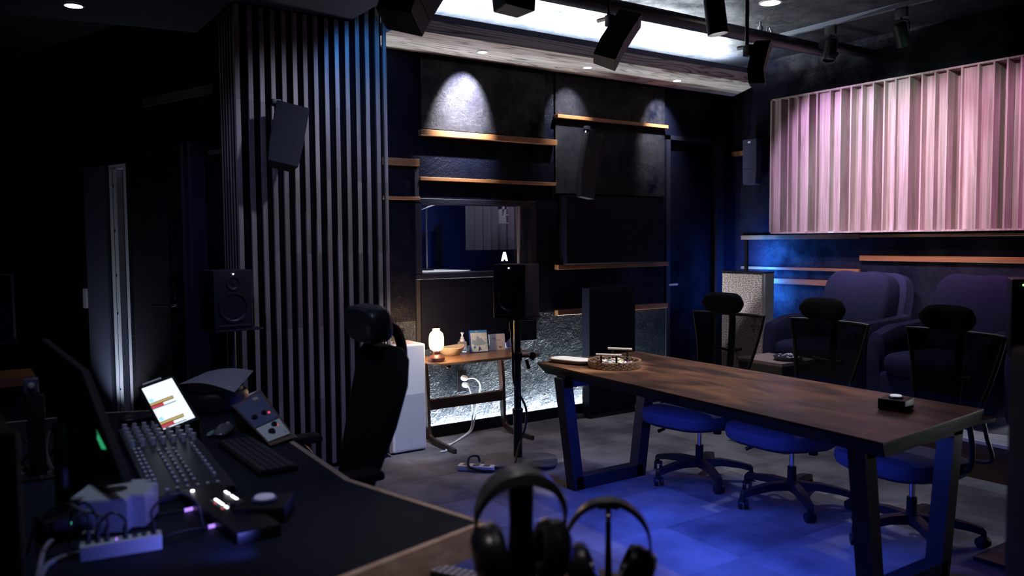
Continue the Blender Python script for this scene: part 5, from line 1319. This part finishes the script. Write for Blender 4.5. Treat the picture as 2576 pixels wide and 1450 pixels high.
# ================================================================== HEADPHONES FOREGROUND
LZ = .66
t = thing('low_shelf', 'low wooden shelf table at the bottom edge under the headphone stands', 'table', (1.15, 1.4, 0))
bm = newbm(); prism(bm, [(.75, 1.0), (1.50, 1.0), (1.33, 1.56), (1.14, 1.73), (.75, 1.63)], LZ-.025, LZ); obj('tabletop', bm, wood('shelf_wood', (.13, .09, .08), (.22, .16, .14), (6, 1.5, 12), .5, .8, 2, .08), t, True, False)
for (x, y) in ((.85, 1.1), (1.38, 1.1), (.85, 1.55), (1.3, 1.46)):
    bm = newbm(); bb(bm, x-.02, x+.02, y-.02, y+.02, .001, LZ-.0255); obj('leg', bm, M_black, t, True, False)
def headphones(label, slabel, apex, yaw, wd, ht, thick, band_m, cupr, cup_tilt, stand_w, led=False, fat=.02):
    """hung on a stand; apex = top of band; local x across the head"""
    t = thing('headphones', label, 'headphones', apex, yaw)
    n = 26; secs = []
    for i in range(n+1):
        a = PI*(-.10) + PI*1.20*i/n; f = math.sin(max(0, min(1, (a)/PI))*PI) if 0 < a < PI else 0
        c_, s_ = math.cos(a), math.sin(a)
        r1 = wd/2; cen = Vector((r1*c_, 0, -ht/2+ht/2*s_)); tk = .005+thick*max(0, s_)**1.5; wy = .007+fat*max(0, s_)**.7
        o = Vector((c_, 0, s_)).normalized()
        secs.append([cen+o*tk*.5+Vector((0, wy, 0)), cen+o*tk*.5-Vector((0, wy, 0)), cen-o*tk*.5-Vector((0, wy, 0)), cen-o*tk*.5+Vector((0, wy, 0))])
    bm = newbm(); loft(bm, secs); bmesh.ops.bevel(bm, geom=[e for e in bm.edges], offset=.0015, segments=1, affect='EDGES'); obj('headband', bm, band_m, t)
    for s in (-1, 1):
        bm = newbm(); rot = Matrix.Rotation(s*R(cup_tilt), 3, 'Y') @ Matrix.Rotation(R(90)*s, 3, 'Y')
        cpos = Vector((s*(wd/2-.022), 0, -ht*.5-cupr*1.05))
        tube(bm, [Vector((s*wd/2*.965, 0, -ht*.60)), Vector((s*(wd/2), 0, -ht*.5-cupr*.6)), cpos+Vector((s*.012, 0, 0))], [.007, .006, .006]); 
        y_ = obj('yoke', bm, M_black, t)
        bm = newbm(); lathe(bm, [(0, .028), (cupr*.6, .027), (cupr*.92, .015), (cupr, .002), (cupr*.97, -.012), (0, -.012)], cpos, 32, rot); cu = obj('ear_cup', bm, mat('cup_black', (.018, .018, .024), .3), t)
        bm = newbm(); lathe(bm, [(cupr*.55, -.013), (cupr*.98, -.013), (cupr*1.0, -.024), (cupr*.85, -.036), (cupr*.60, -.034), (cupr*.5, -.02)], cpos, 32, rot); obj('ear_pad', bm, M_leather, t)
        if led: bm = newbm(); lathe(bm, [(cupr*.72, .0235), (cupr*.90, .0165), (cupr*.93, .0185), (cupr*.74, .0262)], cpos, 32, rot); obj('metal_ring', bm, M_chrome, t)
    # stand
    s2 = thing('headphone_stand', slabel, 'headphone stand', (apex.x, apex.y, LZ+.0005), yaw)
    zt = apex.z-LZ-thick*.5-.006
    bm = newbm(); w0 = stand_w
    loft(bm, [[(-w0*1.3, -.012, .012), (w0*1.3, -.012, .012), (w0*1.3, .012, .012), (-w0*1.3, .012, .012)], [(-w0*.75, -.010, zt*.75), (w0*.75, -.010, zt*.75), (w0*.75, .010, zt*.75), (-w0*.75, .010, zt*.75)], [(-w0*.8, -.012, zt-.002), (w0*.8, -.012, zt-.002), (w0*.8, .012, zt-.002), (-w0*.8, .012, zt-.002)]])
    obj('upright', bm, M_black, s2)
    bm = newbm(); lathe(bm, [(0, 0), (.075, 0), (.075, .008), (.07, .012), (0, .012)]); obj('base', bm, M_black, s2)
    bm = newbm(); tube(bm, [Vector((-.035*(w0/.02)**.5, 0, zt-.006)), Vector((0, 0, zt-.001)), Vector((.035*(w0/.02)**.5, 0, zt-.006))], .005); obj('cradle', bm, M_black, s2)
    return t
band = mat('band_leather', (.06, .062, .070), .33)
ap = D(1310, 1196, 1.66)
headphones('larger black studio headphones on the left stand in the foreground', 'thick black headphone stand on the left in the foreground', ap, R(-22), .188, .19, .022, band, .063, 8, .030, fat=.028)
ap2 = D(1530, 1262, 1.80)
headphones('smaller headphones with silver cup rings on the right stand in the foreground', 'thin black headphone stand on the right in the foreground', ap2, R(-40), .185, .20, .009, mat('band_black', (.03, .03, .04), .4), .046, 26, .008, True, .012)
q = D(1530, 1300, 1.79)
bm = newbm(); lathe(bm, [(0, 0), (.006, .004), (.006, .02), (0, .026)], q+Vector((-.01, -.012, -.01))); centred('jack_adapter', bm, M_chrome, 'tiny chrome plug hanging on the right headphone stand', 'plug')
# remote control
q = pz(1140, 1450, LZ+.012)
t = thing('remote_control', 'grey remote control with many buttons at the bottom edge', 'remote', (q.x, q.y, LZ+.0005), R(-62))
bm = newbm(); box(bm, (0, 0, .012), (.17, .052, .022), bev=.006, seg=3); obj('case', bm, M_black, t)
bm = newbm()
for i in range(8):
    for j in range(3): box(bm, (-.065+i*.018, -.016+j*.016, .0245), (.013, .011, .003), bev=.001, seg=1)
obj('buttons', bm, mat('remote_buttons', (.42, .42, .58), .4), t)
bm = newbm(); box(bm, (.072, .016, .0245), (.010, .010, .003)); obj('power_button', bm, mat('remote_pale', (.8, .78, .85), .4), t)

# ================================================================== LIGHTS
W = bpy.data.worlds.new('world'); S.world = W; W.use_nodes = True
W.node_tree.nodes['Background'].inputs[0].default_value = (.0015, .002, .006, 1)
W.node_tree.nodes['Background'].inputs[1].default_value = 1
COOL = (.80, .90, 1.0); WARM = (1.0, .80, .62)
light('AREA', 'cove_light', (4.25, 5.23, 3.056), 250, COOL, 3.5, .03, direction=(0, -.05, 1))
light('AREA', 'base_light', (3.9, YA-.018, .04), 95, COOL, 2.9, .008, direction=(0, .05, 1))
light('AREA', 'platform_light', (6.36, 2.6, .55), 110, (.9, .95, 1), 3.2, .05, direction=(-.5, 0, -1))
for i, (x, pw, dx) in enumerate(((3.302, 850, -.03), (4.318, 100, 0), (5.348, 150, .05))):
    light('SPOT', 'downlight_beam', (x, 5.20, 2.905), pw, (.95, .94, 1), .012, direction=(dx, .30, -.38), spot=64, blend=.9)
light('POINT', 'lantern_light', (lx, ly, SZ+.212), 14.0, (1, .62, .32), .03)
q = pz(1938, 6, 3.198); light('SPOT', 'overhead_beam', (q.x, q.y, 3.17), 105, (.72, .78, 1), .06, direction=(0, -.1, -1), spot=100, blend=1)
q = pz(185, 13, 2.958); light('SPOT', 'overhead_beam', (q.x, q.y, 2.93), .4, (.8, .88, 1), .05, direction=(0, 0, -1), spot=100, blend=.8)
q = D(1800, 20, 4.35); light('SPOT', 'spot_beam', (q.x, q.y, q.z-.16), 55, (1, .84, .80), .04, target=(3.4, 2.9, .7), spot=62, blend=.9)
# a ceiling lamp over the desk
light('SPOT', 'desk_beam', (.3, 2.3, 2.9), 42, (.62, .72, 1), .06, target=(.55, 2.9, .75), spot=70, blend=1)
# coloured wash on the diffuser
light('SPOT', 'pink_beam', (4.9, 1.7, 3.05), 130, (1, .36, .82), .012, target=(6.3, 2.4, 2.05), spot=58, blend=.6)
light('SPOT', 'pink_beam', (4.9, 2.9, 3.05), 95, (1, .42, .80), .012, target=(6.3, 3.2, 2.05), spot=58, blend=.6)
light('SPOT', 'violet_beam', (5.0, 4.5, 3.05), 165, (.80, .48, 1), .012, target=(6.3, 4.2, 2.05), spot=58, blend=.6)
light('SPOT', 'green_beam', (4.8, 2.4, 3.05), 36, (.25, 1, .55), .012, target=(6.3, 3.5, 2.05), spot=58, blend=.6)
light('SPOT', 'white_beam', (4.8, 3.6, 3.05), 150, (.90, .82, 1), .015, target=(6.3, 3.8, 2.0), spot=58, blend=.6)
light('SPOT', 'warm_fill_beam', (4.2, 3.2, 3.0), 60, (1, .72, .66), .03, target=(6.3, 3.4, 1.7), spot=50, blend=1)
# corner bar
light('AREA', 'corner_bar_light', (6.222, q0.y, 1.1), 24, (.03, .20, 1), .03, .7, direction=(.8, -.1, 0))
light('AREA', 'corner_bar_light', (6.20, q0.y+.02, 1.1), 4, (.03, .16, 1), .02, .7, direction=(.05, 1, 0))
# blue strip under the meeting table, blue glow on the desk
light('AREA', 'table_underglow', (2.93, 2.65, .680), 15, (.06, .12, 1), 1.6, .012, direction=(-.5, 0, -1))
light('AREA', 'table_underglow', (2.96, 2.75, .680), 8, (.06, .12, 1), 1.8, .012, direction=(.75, 0, -.7))
light('SPOT', 'blue_desk_beam', (.58, 1.88, .80), 3.2, (.16, .19, 1), .02, target=(.33, 2.30, .79), spot=85, blend=.9)
# slats
light('SPOT', 'cyan_beam', (2.25, 4.45, 2.92), 24, (.05, .30, 1), .03, target=(2.36, 5.1, 2.55), spot=75, blend=.7)
light('SPOT', 'slat_beam', (2.25, 3.75, 2.9), 75, (.60, .66, 1), .05, target=(2.0, 5.1, 1.5), spot=84, blend=.9)
light('SPOT', 'overhead_beam', (.55, 4.2, 2.9), 32, (.36, .42, 1), .05, target=(1.44, 5.3, 1.6), spot=56, blend=.9)
# beside the oblique door
light('SPOT', 'door_gap_light', wc(1.36, .12, .42), 26, (.80, .88, 1), .03, target=wc(1.30, 1.0, 0), spot=95, blend=1)
# booth
light('AREA', 'booth_blue', (3.75, 7.3, 1.2), 4, (.03, .12, 1), .15, .6, target=(3.9, 7.6, 1.5))
light('SPOT', 'booth_white', (3.4, 6.5, 2.4), 60, (.85, .9, 1), .05, target=(3.35, 6.1, 1.2), spot=50)
light('AREA', 'booth_dim', (3.9, 5.9, 2.5), 5, (.75, .75, 1), .5, .3, target=(4.4, 6.6, 1.8))
# overhead spots: far end of the table, foreground; added ones: air purifier, carpet left of the desk
light('SPOT', 'overhead_beam', (3.0, 3.2, 3.1), 260, (1, .95, .92), .03, target=(3.17, 3.76, .75), spot=17, blend=.5)
light('SPOT', 'overhead_beam', (2.3, 3.6, 2.9), 230, (.80, .86, 1), .03, target=(2.66, 5.13, .45), spot=20, blend=.6)  # added spot that brightens the white purifier, no lamp known there
light('SPOT', 'overhead_beam', (.65, .9, 2.9), 70, (1, .86, .84), .06, target=(1.0, 1.8, .7), spot=28, blend=1)
q = pz(55, 1180); light('SPOT', 'overhead_beam', (q.x, q.y, 2.9), 110, (1, .92, .86), .05, direction=(0, 0, -1), spot=34, blend=1)  # added spot on the carpet, stands in for spill from the door gap
